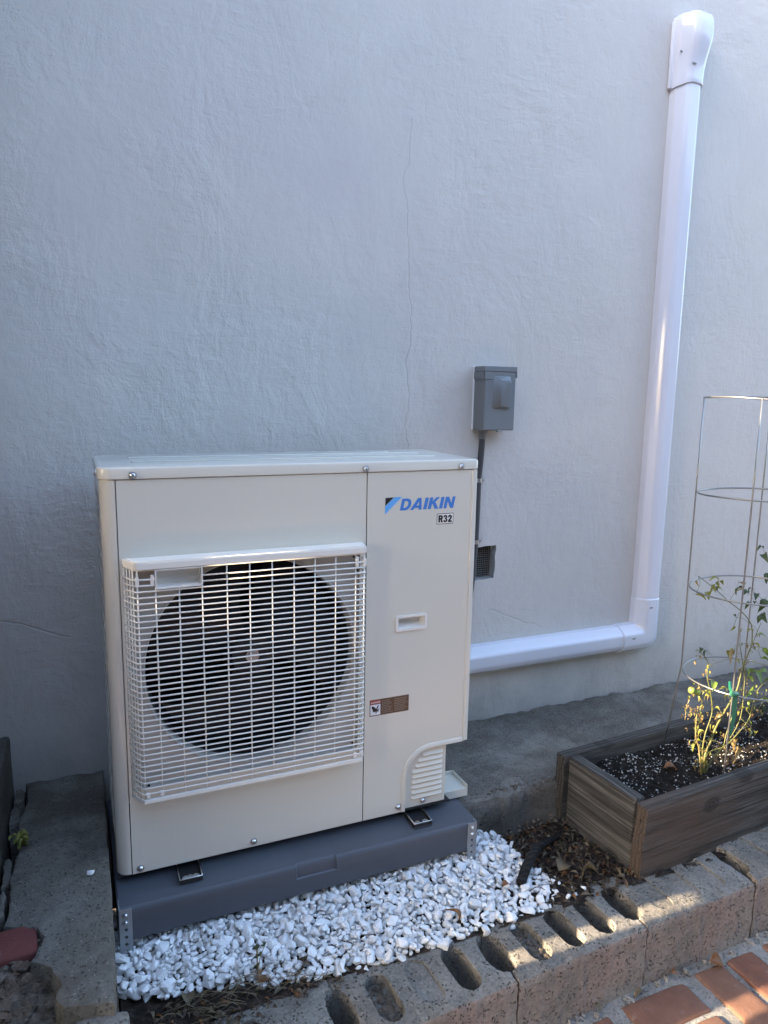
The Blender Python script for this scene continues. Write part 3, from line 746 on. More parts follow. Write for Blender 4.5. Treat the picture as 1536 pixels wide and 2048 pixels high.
bm = BM(); tube(bm, [(.992, -.212, -.140), (1.03, -.180, -.128), (1.075, -.148, -.120), (1.105, -.125, -.120)], .0125, 8, True, .0155)
tube(bm, [(1.105, -.125, -.122), (1.16, -.095, -.135), (1.235, -.05, -.165)], .010, 8, True, .008)
for v in bm.verts: v.co += Vector((fbm(v.co, 60), fbm(v.co+Vector((5, 0, 0)), 60), fbm(v.co+Vector((0, 5, 0)), 60)))*.003
tag(obj('stick', bm, 'stick', smooth=40), 'dark weathered stick lying from the gravel to the planter', 'stick')
me = random.choice(stones); st = bpy.data.objects.new('pebble', me); COL.objects.link(st); st.location = (-.058, -.043, .062); st.scale = (.010, .010, .010); tag(st, 'white pebble lying alone on the old concrete path', 'pebble')

# little weeds
def weed(name, label, base, n, h, m, spread, ls, seed):
    random.seed(seed); t = thing(name, label, 'weed', base); bm = BM(); tips = []
    for i in range(n):
        a_ = random.uniform(0, 6.28); d = random.uniform(.2, 1)*spread; hh = h*random.uniform(.6, 1)
        p = [Vector(base)+Vector((math.cos(a_)*d*q*q, math.sin(a_)*d*q*q, hh*q)) for q in (0, .35, .7, 1)]
        tube(bm, p, .0009, 4); tips += p[1:]
    obj('stem', bm, 'stem_dry' if m == 'leaf2' else 'stem', t, 180)
    for p in tips:
        for k in range(2):
            me = leaf_mesh(seed+k, 1, .55, .3); me.materials.append(MAT[m]); o = bpy.data.objects.new('leaf', me); COL.objects.link(o); o.parent = t
            s = ls*random.uniform(.6, 1.2); o.scale = (s, s, s); o.location = p-Vector(base); o.rotation_euler = (random.uniform(-.5, .5), random.uniform(-.6, .3), random.uniform(0, 6.28))
weed('weed', 'thin dark weed sprouting through the front of the white gravel', (.272, -.250, -.15), 4, .09, 'leaf2', .02, .012, 4)
weed('weed', 'small yellow green weed in the crack of the old path', (-.208, .135, .045), 7, .05, 'leaf1', .025, .016, 6)

# ================================================================== OUTDOOR UNIT
U = thing('heat_pump_unit', 'large cream outdoor heat pump unit with round fan guard on a dark grey pad', 'heat pump', (0.47, .16, 0))
X1, ZT = .937, .946
# front panel with round hole
bm = BM(); RQ = rrect(.046, .6045, .2165, .7515, .012)
plate_y(bm, [(.034, .002), (.6205, .002), (.6205, ZT), (.034, ZT)], [RQ], 0, .003)
obj('front_panel', bm, 'casing', U)
# rounded corner panel
prof = [(.0318, .0035), (.0318, 0)]+[(.030+.030*math.cos(R(t)), .030+.030*math.sin(R(t))) for t in range(-90, -181, -10)]+[(0, .05), (.003, .05), (.003, .03)]
prof = [(x, y) for x, y in prof]
bm = BM(); loft(bm, [[(x, y, z) for x, y in prof] for z in (.003, .009, ZT)])
obj('corner_panel', bm, 'casing', U, 35)
# recessed pan behind the guard, with the round hole
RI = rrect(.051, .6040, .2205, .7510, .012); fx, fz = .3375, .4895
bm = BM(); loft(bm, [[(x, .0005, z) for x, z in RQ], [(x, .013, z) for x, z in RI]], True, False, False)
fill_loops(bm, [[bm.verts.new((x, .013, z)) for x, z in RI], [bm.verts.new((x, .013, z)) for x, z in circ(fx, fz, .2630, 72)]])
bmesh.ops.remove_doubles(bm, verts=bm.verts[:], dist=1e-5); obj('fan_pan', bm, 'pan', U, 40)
# bell mouth
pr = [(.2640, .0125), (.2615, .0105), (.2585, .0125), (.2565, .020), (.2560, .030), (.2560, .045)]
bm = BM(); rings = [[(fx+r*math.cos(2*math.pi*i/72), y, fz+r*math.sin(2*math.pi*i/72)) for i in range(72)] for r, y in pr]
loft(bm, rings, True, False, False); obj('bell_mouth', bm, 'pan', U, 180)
bm = BM(); loft(bm, [[(fx+.2558*math.cos(2*math.pi*i/72), y, fz+.2558*math.sin(2*math.pi*i/72)) for i in range(72)] for y in (.0455, .15)], True, False, False); obj('fan_ring', bm, 'dark_metal', U, 180)
# side panel with slots (left), right side and back plates, base pan
bm = BM(); sl = []
for r in range(15):
    z = .07+r*.057
    for (ya, yb) in ((.062, .135), (.15, .215), (.23, .29)): sl.append(rrect(ya, yb, z, z+.040, .006, 2))
plate_y(bm, [(.05, .003), (.315, .003), (.315, ZT), (.05, ZT)], sl, 0, .003)
for v in bm.verts: v.co = Vector((v.co.y+.0005, v.co.x, v.co.z))
obj('side_panel', bm, 'casing', U)
bm = BM(); box(bm, .012, .016, .05, .31, .01, .94); obj('coil', bm, 'dark_metal', U)
bm = BM()
for r in range(16):
    z = .05+r*.057; tube(bm, [(.006, .055, z-.012), (.006, .31, z+.012)], .0022, 5)
obj('side_wires', bm, 'casing', U, 180)
bm = BM(); box(bm, .003, X1, .317, .320, .003, ZT); obj('back_panel', bm, 'casing', U)
bm = BM(); box(bm, X1-.004, X1-.001, .012, .316, .18, ZT, .0005); obj('side_panel', bm, 'casing', U)
bm = BM(); box(bm, .004, .89, .006, .314, -.003, .002); obj('base_pan', bm, 'dark_metal', U)
bm = BM(); box(bm, .05, .625, .24, .25, .02, .94); obj('inner_coil', bm, 'black', U)
bm = BM(); box(bm, .62, .6225, .004, .3, .003, .94); obj('partition', bm, 'black', U)
# motor mount and fan
bm = BM()
for x in (.265, .395): box(bm, x-.012, x+.012, .165, .18, .02, .94, .002)
box(bm, .28, .38, .15, .165, .44, .545, .01); obj('motor_mount', bm, 'dark_metal', U)
fan = None
bm = BM(); cyl(bm, (.338, .045, .492), (0, 1, 0), .050, .08, 32, .066); fan = obj('fan', bm, 'dark_metal', U, 40)
bm = BM(); cyl(bm, (.338, .036, .492), (0, 1, 0), .011, .012, 6); cyl(bm, (.338, .042, .492), (0, 1, 0), .017, .004, 20); obj('fan_nut', bm, 'steel', fan, 30)
for k in range(3):
    bm = BM(); g = []
    for i in range(13):
        a_ = R(-18+120*k+i*8.2); t = i/12; row = []
        for j in range(9):
            q = j/8; r_ = .056+q*(.185-.02*math.sin(math.pi*t)*0); aa = a_-.45*q*q*(1-t*.4)+.15*q
            y = .060+.065*t-.018*math.sin(math.pi*t)+.012*q
            row.append(bm.verts.new((.338+r_*math.cos(aa), y, .492+r_*math.sin(aa))))
        g.append(row)
    for i in range(12):
        for j in range(8): bm.faces.new((g[i][j], g[i+1][j], g[i+1][j+1], g[i][j+1]))
    bmesh.ops.solidify(bm, geom=bm.faces[:], thickness=.003); obj('fan_blade', bm, 'fan', fan, 40)
# lid
bm = BM()
def rr_xy(x0, x1, y0, y1, rl, rr_, n=6):
    out = []
    for cx, cy, a_, r in ((x1-rr_, y0+rr_, -90, rr_), (x1-rr_, y1-rr_, 0, rr_), (x0+rl, y1-rl, 90, rl), (x0+rl, y0+rl, 180, rl)):
        for i in range(n+1): t = R(a_+90*i/n); out.append((cx+r*math.cos(t), cy+r*math.sin(t)))
    return out
L0 = lambda d: rr_xy(-.0035+d, .9405-d, -.0035+d, .3235-d, .032-d*.6, .010)
loft(bm, [[(x, y, z) for x, y in L0(d)] for z, d in ((.9475, .0012), (.949, 0), (.9685, 0), (.9715, .0012), (.9732, .0035), (.9740, .0075))])
lid = obj('lid', bm, 'casing', U, 30)
for y0 in (.095, .200):
    bm = BM(); box(bm, .075, .86, y0, y0+.020, .9725, .9775, .0022, 2); obj('lid_rib', bm, 'casing', lid, 30)
bm = BM(); box(bm, .735, .79, .235, .262, .9735, .9744); obj('lid_sticker', bm, 'caulk', lid)
# service panel
arch = arc(.825, .100, .0775, 180, 90, 10)
outer = [(.6232, .002), (.7455, .002), (.7475, .03)]+arch+[(X1-.012, .1775)]+[(X1-.004, .179), (X1, .184), (X1, ZT), (.6232, ZT)]
bm = BM(); hx0, hx1, hz0, hz1 = .713, .793, .529, .561
plate_y(bm, outer, [rrect(hx0, hx1, hz0, hz1, .003)], 0, .0025)
sp = obj('service_panel', bm, 'casing', U)
bm = BM()      # returned right edge and raised edge bands
loft(bm, [[(x, y, z) for x, y in ((.9215, -.0004), (.9235, -.0022), (.9335, -.0022), (.9368, -.0008), (.9378, .0022), (.9378, .04), (.9352, .04), (.9352, .0004), (.9215, .0004))] for z in (.1795, .1815, ZT-.001)])
obj('edge_band', bm, 'casing', sp, 40)
bm = BM(); inn = [(.7325, .0025), (.7345, .03)]+arc(.825, .100, .0905, 180, 90, 10)+[(.9205, .1905)]; out = [(.7458, .0025), (.7478, .03)]+arc(.825, .100, .0772, 180, 90, 10)+[(.9205, .1778)]
loft(bm, [[(a_[0], -.0002, a_[1]), (a_[0]+(b_[0]-a_[0])*.18, -.0028, a_[1]+(b_[1]-a_[1])*.18), (b_[0], -.0028, b_[1]), (b_[0], .004, b_[1]), (a_[0], .001, a_[1])] for a_, b_ in zip(inn, out)])
obj('edge_band', bm, 'casing', sp, 50)
bm = BM()      # recessed grip
plate_y(bm, rrect(hx0-.0055, hx1+.0055, hz0-.0055, hz1+.0055, .005), [rrect(hx0+.001, hx1-.001, hz0+.001, hz1-.001, .003)], -.0035, .0005)
A_ = rrect(hx0+.001, hx1-.001, hz0+.001, hz1-.001, .003); B_ = rrect(hx0+.006, hx1-.006, hz0+.010, hz1-.003, .003)
loft(bm, [[(x, 0, z) for x, z in A_], [(x, .024, z) for x, z in B_]], True, False, True)
obj('recessed_grip', bm, 'grille', sp, 40, recalc=False)
# pipe cover with louvres, lower right
bm = BM(); plate_y(bm, [(.7475, .004), (.8745, .004), (.8745, .1715), (.752, .1715)], [], .0085, .011); box(bm, .8722, .8745, .0112, .11, .004, .1765)
pc = obj('pipe_cover', bm, 'casing', U)
for i in range(9):
    z = .026+i*.0155; xl = .770 if i < 6 else .770+(.010, .017, .030)[i-6]; bm = BM()
    loft(bm, [[(x, .0086, z), (x, .0040-q, z+.0015), (x, .0030-q, z+.0035), (x, .0086, z+.0105)] for x, q in ((xl, -.004), (xl+.004, 0), (.8600, 0), (.864, -.004))])
    obj('louvre', bm, 'casing', pc, 40)
bm = BM(); box(bm, .8765, .9000, .10, .31, .005, .1800, .001); obj('column', bm, 'casing', U)
bm = BM(); box(bm, .876, .966, .035, .125, .003, .0055); box(bm, .963, .966, .035, .125, .006, .016, .0008); box(bm, .876, .966, .122, .125, .006, .016, .0008); box(bm, .876, .966, .0350, .037, -.018, .0028)
obj('base_tray', bm, 'casing', U)
# screws
def screw(x, y, z, parent=U, ax=(0, -1, 0), r=.0060):
    bm = BM(); cyl(bm, (x, y, z), ax, r*1.45, .0016, 18); 
    A = Vector(ax); cyl(bm, Vector((x, y, z))+A*.0016, ax, r, .0030, 18, r*.55)
    s = obj('screw', bm, 'steel', parent, 30); bm = BM(); cyl(bm, Vector((x, y, z))+A*.0040, ax, r*.34, .0010, 10); obj('screw_slot', bm, 'ink', s) if parent is None else OFF
    bm.free() if False else None
    return s
for x in (.069, .616, .886): screw(x, -.0035, .956)
for x, z in ((.052, .0135), (.325, .0155), (.727, .019)): screw(x, 0, z)
screw(.806, .0085, .017, pc); screw(-.0035, .05, .957, U, (-1, 0, 0))
# brand print
def flat(name, loops_list, m, parent, y=-.0004):
    bm = BM()
    for loops in loops_list: fill_loops(bm, [[bm.verts.new((x, y, z)) for x, z in L] for L in loops])
    for f in bm.faces:
        f.normal_update()
        if f.normal.y > 0: f.normal_flip()
    bmesh.ops.solidify(bm, geom=bm.faces[:], thickness=.0002)
    return obj(name, bm, m, parent)
flat('logo_mark', [[[(.6720, .8805), (.6955, .8812), (.6720, .8600)]]], 'ink', sp)
flat('logo_stripe', [[[(.6970, .8812), (.7185, .8818), (.6715, .8380), (.6715, .8588)]]], 'light_blue', sp)
LET = {
 'D': (1.02, [[(0, 0), (.52, 0), (.72, .04), (.88, .16), (.98, .34), (1.0, .54), (.94, .76), (.80, .92), (.58, 1), (0, 1)][::-1], [(.30, .22), (.48, .22), (.60, .28), (.68, .40), (.70, .54), (.66, .68), (.56, .77), (.44, .79), (.30, .79)]]),
 'A': (1.12, [[(-.10, 0), (.22, 0), (.34, .17), (.72, .17), (.75, 0), (1.05, 0), (.80, 1), (.44, 1)][::-1], [(.46, .36), (.69, .36), (.62, .74)]]),
 'I': (.38, [[(0, 0), (.33, 0), (.33, 1), (0, 1)][::-1]]),
 'K': (1.06, [[(0, 0), (.32, 0), (.32, .36), (.40, .44), (.70, 0), (1.08, 0), (.62, .60), (1.02, 1), (.63, 1), (.32, .65), (.32, 1), (0, 1)][::-1]]),
 'N': (1.05, [[(0, 0), (.30, 0), (.30, .60), (.68, 0), (1.0, 0), (1.0, 1), (.70, 1), (.70, .42), (.34, 1), (0, 1)][::-1]])}
def word(txt, x0, z0, x1, h, sh):
    tot = sum(LET[c][0] for c in txt)+.08*(len(txt)-1); k = (x1-x0-sh*h)/tot; x = 0; out = []
    for c in txt:
        adv, loops = LET[c]
        out.append([[(x0+(x+px)*k+sh*h*pz, z0+h*pz) for px, pz in L] for L in loops]); x += adv+.08
    return out
flat('brand_lettering', word('DAIKIN', .7125, .8462, .8755, .0305, .22), 'blue', sp)
def text(name, s, x, z, size, m, parent, off=0, sx=1, y=-.0005, align='LEFT'):
    cu = bpy.data.curves.new(name, 'FONT'); cu.body = s; cu.size = size; cu.offset = off; cu.align_x = align
    t = bpy.data.objects.new('tmp', cu); COL.objects.link(t); bpy.context.view_layer.update()
    me = bpy.data.meshes.new_from_object(t.evaluated_get(bpy.context.evaluated_depsgraph_get())); bpy.data.objects.remove(t)
    me.transform(Matrix.Translation((x, y, z)) @ Matrix.Rotation(math.pi/2, 4, 'X') @ Matrix.Diagonal((sx, 1, 1, 1)))
    me.materials.clear(); return finish(name, me, m, parent)
flat('refrigerant_label', [[[(.8200, .8040), (.8690, .8045), (.8690, .8330), (.8200, .8325)]]], 'ink', sp, -.0003)
flat('label_field', [[[(.8215, .8055), (.8675, .8060), (.8675, .8315), (.8215, .8310)]]], 'grille', sp, -.0006)
LET.update({
 'R': (.80, [[(0, 0), (.30, 0), (.30, .40), (.38, .40), (.48, 0), (.80, 0), (.66, .42), (.76, .56), (.78, .76), (.70, .93), (.52, 1), (0, 1)][::-1], [(.30, .60), (.44, .62), (.48, .70), (.44, .78), (.30, .80)]]),
 '3': (.74, [[(.02, .30), (.02, .18), (.12, .05), (.32, 0), (.54, .03), (.68, .14), (.72, .30), (.68, .44), (.56, .52), (.66, .60), (.70, .74), (.64, .89), (.50, .98), (.32, 1), (.12, .95), (.02, .82), (.02, .70), (.30, .70), (.32, .80), (.40, .80), (.42, .72), (.38, .61), (.26, .59), (.26, .44), (.38, .42), (.44, .32), (.42, .21), (.36, .19), (.31, .22), (.30, .30)]]),
 '2': (.74, [[(.02, 0), (.72, 0), (.72, .21), (.40, .21), (.62, .46), (.71, .64), (.70, .82), (.58, .95), (.36, 1), (.14, .95), (.03, .82), (.02, .66), (.30, .66), (.32, .79), (.40, .80), (.43, .72), (.38, .58), (.02, .20)]])})
flat('label_lettering', word('R32', .8245, .8088, .8650, .0195, 0), 'ink', sp, -.0010)
# warning label
wl = flat('warning_label', [[[(.6375, .298), (.7510, .298), (.7510, .3435), (.6375, .3435)]]], 'brown', sp, -.0004)
flat('danger_strip', [[[(.6395, .3315), (.6680, .3315), (.6680, .3415), (.6395, .3415)]]], 'red', wl, -.0007)
text('danger_lettering', 'DANGER', .6455, .3337, .0070, 'label_white', wl, .0001, .78, -.0011)
flat('warning_sign', [[[(.6408, .3340), (.6446, .3340), (.6427, .3385)]]], 'label_white', wl, -.0011)
flat('pictogram_field', [[[(.6395, .3005), (.6680, .3005), (.6680, .3298), (.6395, .3298)]]], 'label_white', wl, -.0007)
hand = [(.6420, .3230), (.6440, .3262), (.6475, .3255), (.6530, .3215), (.6555, .3170), (.6600, .3262), (.6622, .3275), (.6630, .3258), (.6585, .3140), (.6640, .3175), (.6655, .3165), (.6610, .3122), (.6635, .3105), (.6622, .3085), (.6580, .3110), (.6560, .3045), (.6545, .3045), (.6550, .3110), (.6510, .3085), (.6495, .3100), (.6500, .3140), (.6480, .3090), (.6462, .3105), (.6455, .3160)]
flat('hand_pictogram', [[hand]], 'ink', wl, -.0011)
random.seed(2); rows = []
for i in range(8):
    z = .3385-i*.0047
    for xa, xb in ((.6715, .7050), (.7085, .7480)):
        x = xa
        while x < xb-.004-random.choice((0, 0, .008)):
            wd = random.uniform(.0022, .0050); rows.append([[(x, z-.0020), (min(xb, x+wd), z-.0020), (min(xb, x+wd), z-.0006), (x, z-.0006)]]); x += wd+.0012
flat('fine_print', rows, 'label_text', wl, -.0008)
# mounting feet
def foot(x0, x1, y0, y1, rub):
    bm = BM(); t = -.0165; box(bm, x0, x1, y0, y1, t-.002, t); 
    for (a_, b_, c_, d_) in ((x0, x0+.002, y0, y1), (x1-.002, x1, y0, y1), (x0+.002, x1-.002, y0, y0+.002)): box(bm, a_, b_, c_, d_, t, t+.007, .0005)
    f = obj('mounting_foot', bm, 'dark_metal', U)
    bl = BM(); tube(bl, [(x0+.001, y1, t+.008), (x0+.001, y0+.001, t+.008), (x1-.001, y0+.001, t+.008), (x1-.001, y1, t+.008)], .0016, 6); obj('foot_rim', bl, 'steel', f, 180)
    for x in (x0+(x1-x0)*.30, x0+(x1-x0)*.74):
        b = BM(); cyl(b, (x, y0+.014, t), (0, 0, 1), .0062, .004, 6); cyl(b, (x, y0+.014, t), (0, 0, 1), .009, .0012, 16); obj('bolt', b, 'steel', f, 30)
    b = BM(); cyl(b, ((x0+x1)/2, y0+.018, t), (0, 0, 1), .0070, .0006, 16); obj('bolt_hole', b, 'black' if rub else 'steel', f)
    if rub: b = BM(); box(b, x0, x1, y0-.002, y1, -.0235, -.0188, .002); obj('rubber_pad', b, 'rubber', f)
foot(.135, .189, -.050, .03, False); foot(.752, .806, -.053, .05, True)

# ---- fan guard
G = obj('fan_guard', (lambda b: (loft(b, [[(x, y, z) for x, y in ((.039, .0005), (.0635, -.050), (.602, -.050), (.611, .0005))] for z in (.7545, .7585, .7705, .7735)][1:3], True, True, True), b)[1])(BM()), 'grille', U)
bm = BM(); b = bmesh.new()
loft(b, [[(x, y, z) for x, y in ((.0390, -.0008), (.0625, -.0520), (.6030, -.0520), (.6115, -.0008))] for z in (.7510, .7725)])
bmesh.ops.bevel(b, geom=b.edges[:], offset=.0042, segments=3, affect='EDGES'); join(bm, b)
obj('guard_hood', bm, 'grille', G, 35)
FY = -.047
def wire(name, pts, r=.0020, n=6):
    bm = BM(); tube(bm, pts, r, n); return obj(name, bm, 'grille', G, 180)
zs = [.2265+.01365*i for i in range(38)]
for z in zs:
    if z > .712:
        wire('guard_bar', [(.206, FY, z), (.600, FY, z), (.6065, -.030, z), (.6095, -.002, z)])
        if z < .735: wire('guard_bar', [(.0405, -.003, z), (.052, -.030, z), (.0640, FY, z), (.1045, FY, z)])
    else:
        wire('guard_bar', [(.0405, -.003, z), (.052, -.028, z), (.0628, FY+.0016, z), (.0655, FY, z), (.5985, FY, z), (.6015, FY+.002, z), (.6085, -.002, z)])
for i, x in enumerate((.0665, .1045, .155, .2055, .2615, .314, .367, .420, .472, .5245, .5765, .5985)):
    zt = .7535
    if i == 2: zt = .709
    wire('guard_upright', [(x, FY+.0028, .206), (x, FY+.0028, zt)], .0018)
for t in (.0, .28, .55, .80): wire('guard_upright', [(.0420+.020*t, -.006-.038*t, .214), (.0420+.020*t, -.006-.038*t, .7535)], .0017)
wire('guard_upright', [(.6055, -.026, .21), (.6055, -.026, .7535)], .0017)
bm = BM(); loft(bm, [[(x, y, z) for y, z in ((yy, .2035), (yy-.003, .2045), (yy-.003, .2125), (yy+.002, .2135))] for x, yy in ((.0395, -.001), (.052, -.028), (.064, FY+.0005), (.25, FY+.0005), (.5995, FY+.0005), (.6095, -.001))], True)
obj('guard_rail', bm, 'grille', G, 30)
bm = BM(); plate_y(bm, rrect(.1040, .2065, .7085, .7530, .001, 1), [rrect(.1068, .2035, .7118, .7500, .002, 2)], FY-.0035, FY+.002)
A_ = rrect(.1068, .2035, .7118, .7500, .002, 2); loft(bm, [[(x, FY-.001, z) for x, z in A_], [(x, -.014, z+(.7315-z)*.10) for x, z in A_]], True, False, True)
obj('guard_grip', bm, 'grille', G, 40, recalc=False)
for x, z, h in ((.062, .716, .022), (.094, .719, .022), (.575, .720, .026), (.595, .720, .020), (.068, .2165, .013), (.099, .2165, .013), (.575, .218, .013), (.594, .218, .013)):
    bm = BM(); box(bm, x, x+.008, FY-.0022, FY+.004, z, z+h, .001); obj('guard_clip', bm, 'grille', G)
for x, z in ((.070, .7400), (.598, .7000), (.588, .735), (.072, .65), (.078, .222), (.59, .2335)):
    bm = BM(); cyl(bm, (x, .0004, z), (0, -1, 0), .0032, .0010, 12); obj('panel_hole', bm, 'black', U)

# ---- pad
P = thing('equipment_pad', 'dark grey plastic pad under the heat pump with perforated steel corner brackets', 'pad', (.463, .16, -.106))
px0, px1, py0, py1, pt, pb = -.006, .934, -.081, .40, -.0238, -.106
bm = BM()
def pad_prof(f, n_=0): return [(f, pb), (f, pt-.016), (f+.0025+n_, pt-.0075), (f+.008+n_, pt-.002), (f+.016+n_, pt)]
xs = [px0, px0+.004, .413, .4165, .5165, .520, px1-.004, px1]
rings = []
for i, x in enumerate(xs):
    nt_ = .005 if i in (3, 4) else 0; e = .004 if i in (0, 7) else 0
    rings.append([(x, y, z-e*(z > -.03)) for y, z in pad_prof(py0+e, 0)[:1]]+[(x, py0+e, pt-.038), (x, py0+e+nt_, pt-.036)]+[(x, y+nt_, z-e*.6) for y, z in pad_prof(py0+e)[1:]]+[(x, py1, pt-e*.6), (x, py1, pb)])
loft(bm, rings); obj('pad_body', bm, 'pad', P, 30)
def bracket(x0, x1, y, z0, z1, side):
    hs = [(x0+(x1-x0)*.5, z1-.014-.0185*i) for i in range(int((z1-z0-.012)/.0185))]
    bm = BM(); plate_y(bm, rrect(x0, x1, z0, z1, .003, 2), [circ(cx, cz, .0042, 12) for cx, cz in hs], y-.0022, y)
    xx = x0 if side < 0 else x1-.0022
    box(bm, xx, xx+.0022, y+.0002, y+.040, z0, z1); b_ = obj('corner_bracket', bm, 'galv', P)
    for cx, cz in hs[:2]: screw(cx, y-.0022, cz, b_, (0, -1, 0), .0042)
    if side > 0: screw(*(hs[-1][0], y-.0022, hs[-1][1]), b_, (0, -1, 0), .0042)
bracket(.902, .929, py0-.0005, -.150, -.024, 1); bracket(-.004, .024, py0-.0005, -.150, -.024, -1)

# ================================================================== LINE SET COVER ON THE WALL
D = thing('line_set_cover', 'glossy white line set duct with wall cap and elbow on the stucco wall', 'duct', (1.956, WY, .178))
PR = [(-.050, 0), (-.050, .026), (-.0490, .0300), (-.0465, .0340), (-.0350, .0520), (-.0315, .0560), (-.0270, .0585), (-.0190, .0620), (-.0150, .0632), (-.011, .0638), (.020, .0642), (.0250, .0628), (.0300, .0595), (.0335, .0545), (.0450, .0360), (.0485, .030), (.050, .026), (.050, 0)]
def prof_at(c, nrm, sc=1., dsc=1.): return [(c[0]+n_*sc*nrm[0], WY-.0005-d_*dsc, c[1]+n_*sc*nrm[1]) for n_, d_ in PR]
bm = BM(); loft(bm, [prof_at((1.956, z), (1, 0)) for z in (.36, .8, 1.3, 1.8, 2.24)]); obj('vertical_duct', bm, 'duct', D, 13)
bm = BM(); loft(bm, [prof_at((x, .228), (0, 1)) for x in (.70, 1.2, 1.86)]); obj('horizontal_duct', bm, 'duct', D, 13)
bm = BM(); el = [((1.826, .228), (0, 1)), ((1.828, .228), (0, 1)), ((1.90, .228), (0, 1))]
EX = []
def span(I, O, dsc=1.07):
    c = ((I[0]+O[0])/2, (I[1]+O[1])/2); v = (I[0]-O[0], I[1]-O[1]); L_ = math.hypot(*v); return prof_at(c, (v[0]/L_, v[1]/L_), L_/.1, dsc)
I_ = (1.9025, .2815)
loft(bm, [span((1.826, .2805), (1.826, .1755), 1.05), span((1.828, .2815), (1.828, .1745)), span((1.885, .2815), (1.885, .1745)), span((1.9000, .2830), (1.966, .1745)), span((1.9005, .2830), (1.985, .1800)), span((1.9010, .2835), (2.0015, .1965)), span((1.9010, .284), (2.0095, .217)), span((1.9025, .300), (2.0095, .300)), span((1.9025, .381), (2.0095, .381)), span((1.9035, .384), (2.0085, .384), 1.05)])
elb = obj('elbow', bm, 'duct', D, 16)
for c_, s_ in (((1.956, .352), (1, 0)), ((1.872, .228), (0, 1))):
    bm = BM(); b = bmesh.new(); bmesh.ops.create_uvsphere(b, u_segments=12, v_segments=6, radius=1)
    join(bm, b, Matrix.Translation((c_[0]-(.012 if s_[0] else 0), WY-.0690, c_[1]+(.010 if s_[1] else 0))) @ Matrix.Diagonal((.010, .0012, .003, 1))); obj('snap_slot', bm, 'box_grey', elb)
# wall cap
bm = BM(); rings = []
for z, hw, dp, ox, bulge in ((2.186, .0565, .069, 0, 0), (2.189, .0565, .070, 0, 0), (2.215, .0565, .070, 0, 0), (2.245, .0570, .072, 0, 0), (2.275, .0585, .077, .001, .3), (2.305, .0605, .087, .002, .6), (2.335, .0620, .094, .003, 1), (2.365, .0620, .095, .003, 1), (2.390, .0610, .092, .003, 1), (2.405, .0580, .085, .002, 1), (2.4145, .0525, .074, .001, 1), (2.4205, .0450, .058, .001, 1), (2.4240, .034, .036, 0, 1), (2.425, .018, .014, 0, 1)):
    rings.append([(1.956+ox+n_/.05*hw, WY-.0005-d_/.0642*dp, z+(.012*(1-(n_/.05)**2) if z < 2.2 else 0)) for n_, d_ in PR])
loft(bm, rings); cap = obj('wall_cap', bm, 'duct', D, 20)
bm = BM(); box(bm, 1.8905, 2.0215, WY-.016, WY-.0004, 2.186, 2.40, .006, 2); obj('cap_flange', bm, 'duct', cap, 40)
for c_ in ((1.938, 2.252), (1.905, 2.292)):
    bm = BM(); b = bmesh.new(); bmesh.ops.create_uvsphere(b, u_segments=12, v_segments=6, radius=1)
    join(bm, b, Matrix.Translation((c_[0], WY-(.0725 if c_[0] > 1.92 else .047), c_[1])) @ Matrix.Diagonal((.011, .0016, .0035, 1))); obj('snap_slot', bm, 'box_grey', cap)

# ================================================================== DISCONNECT BOX AND CONDUIT
B = thing('disconnect_box', 'grey electrical disconnect box with a raised cover on the stucco wall', 'electrical box', (1.23, WY, 1.027))
bx0, bx1, by, bz0, bz1 = 1.172, 1.289, .372, 1.027, 1.214
bm = BM(); box(bm, bx0, bx1, by, WY-.004, bz0, bz1, .0015); obj('box_body', bm, 'box_grey', B)
bm = BM(); box(bm, bx0-.004, bx1+.003, WY-.006, WY-.0003, bz0-.001, 1.233, .002); obj('caulk_bead', bm, 'caulk', B)
bm = BM(); box(bm, bx0-.003, bx1+.004, by-.0045, WY-.0065, 1.2145, 1.232, .002); box(bm, bx0-.003, bx0-.0003, by-.0045, WY-.0065, 1.190, 1.2143, .0008); box(bm, bx1+.0003, bx1+.004, by-.0045, WY-.0065, 1.196, 1.2143, .0008); box(bm, bx0-.003, bx0+.026, by-.0045, by-.0003, 1.190, 1.2143, .0008)
obj('rain_hood', bm, 'box_grey', B)
bm = BM(); box(bm, bx0+.003, bx1-.001, by-.0026, by-.0004, bz0+.002, 1.2140, .0008)
cov = obj('box_cover', bm, 'box_grey', B)
bm = BM(); cx = 1.238; y_ = by-.0026
loft(bm, [[(cx-.036, y_, 1.098), (cx+.030, y_, 1.094), (cx+.030, y_, 1.201), (cx-.032, y_, 1.201)], [(cx-.033, y_-.001, 1.100), (cx+.028, y_-.001, 1.097), (cx+.028, y_-.001, 1.1985), (cx-.030, y_-.001, 1.1985)], [(cx-.012, y_-.014, 1.105), (cx+.025, y_-.010, 1.100), (cx+.0245, y_-.019, 1.184), (cx-.012, y_-.019, 1.184)]])
bmesh.ops.bevel(bm, geom=bm.edges[:], offset=.0024, segments=2, affect='EDGES'); obj('raised_panel', bm, 'box_grey', cov, 50)
bm = BM(); b = bmesh.new(); bmesh.ops.create_circle(b, segments=24, radius=.011, cap_ends=True); join(bm, b, Matrix.Translation((bx0-.0004, .405, 1.062)) @ Matrix.Rotation(math.pi/2, 4, 'Y'))
bmesh.ops.inset_region(bm, faces=bm.faces[:], thickness=.0014); inner = [f for f in bm.faces if len(f.verts) > 8]; bmesh.ops.delete(bm, geom=inner, context='FACES'); bmesh.ops.solidify(bm, geom=bm.faces[:], thickness=.0006); obj('knockout', bm, 'box_grey', B)
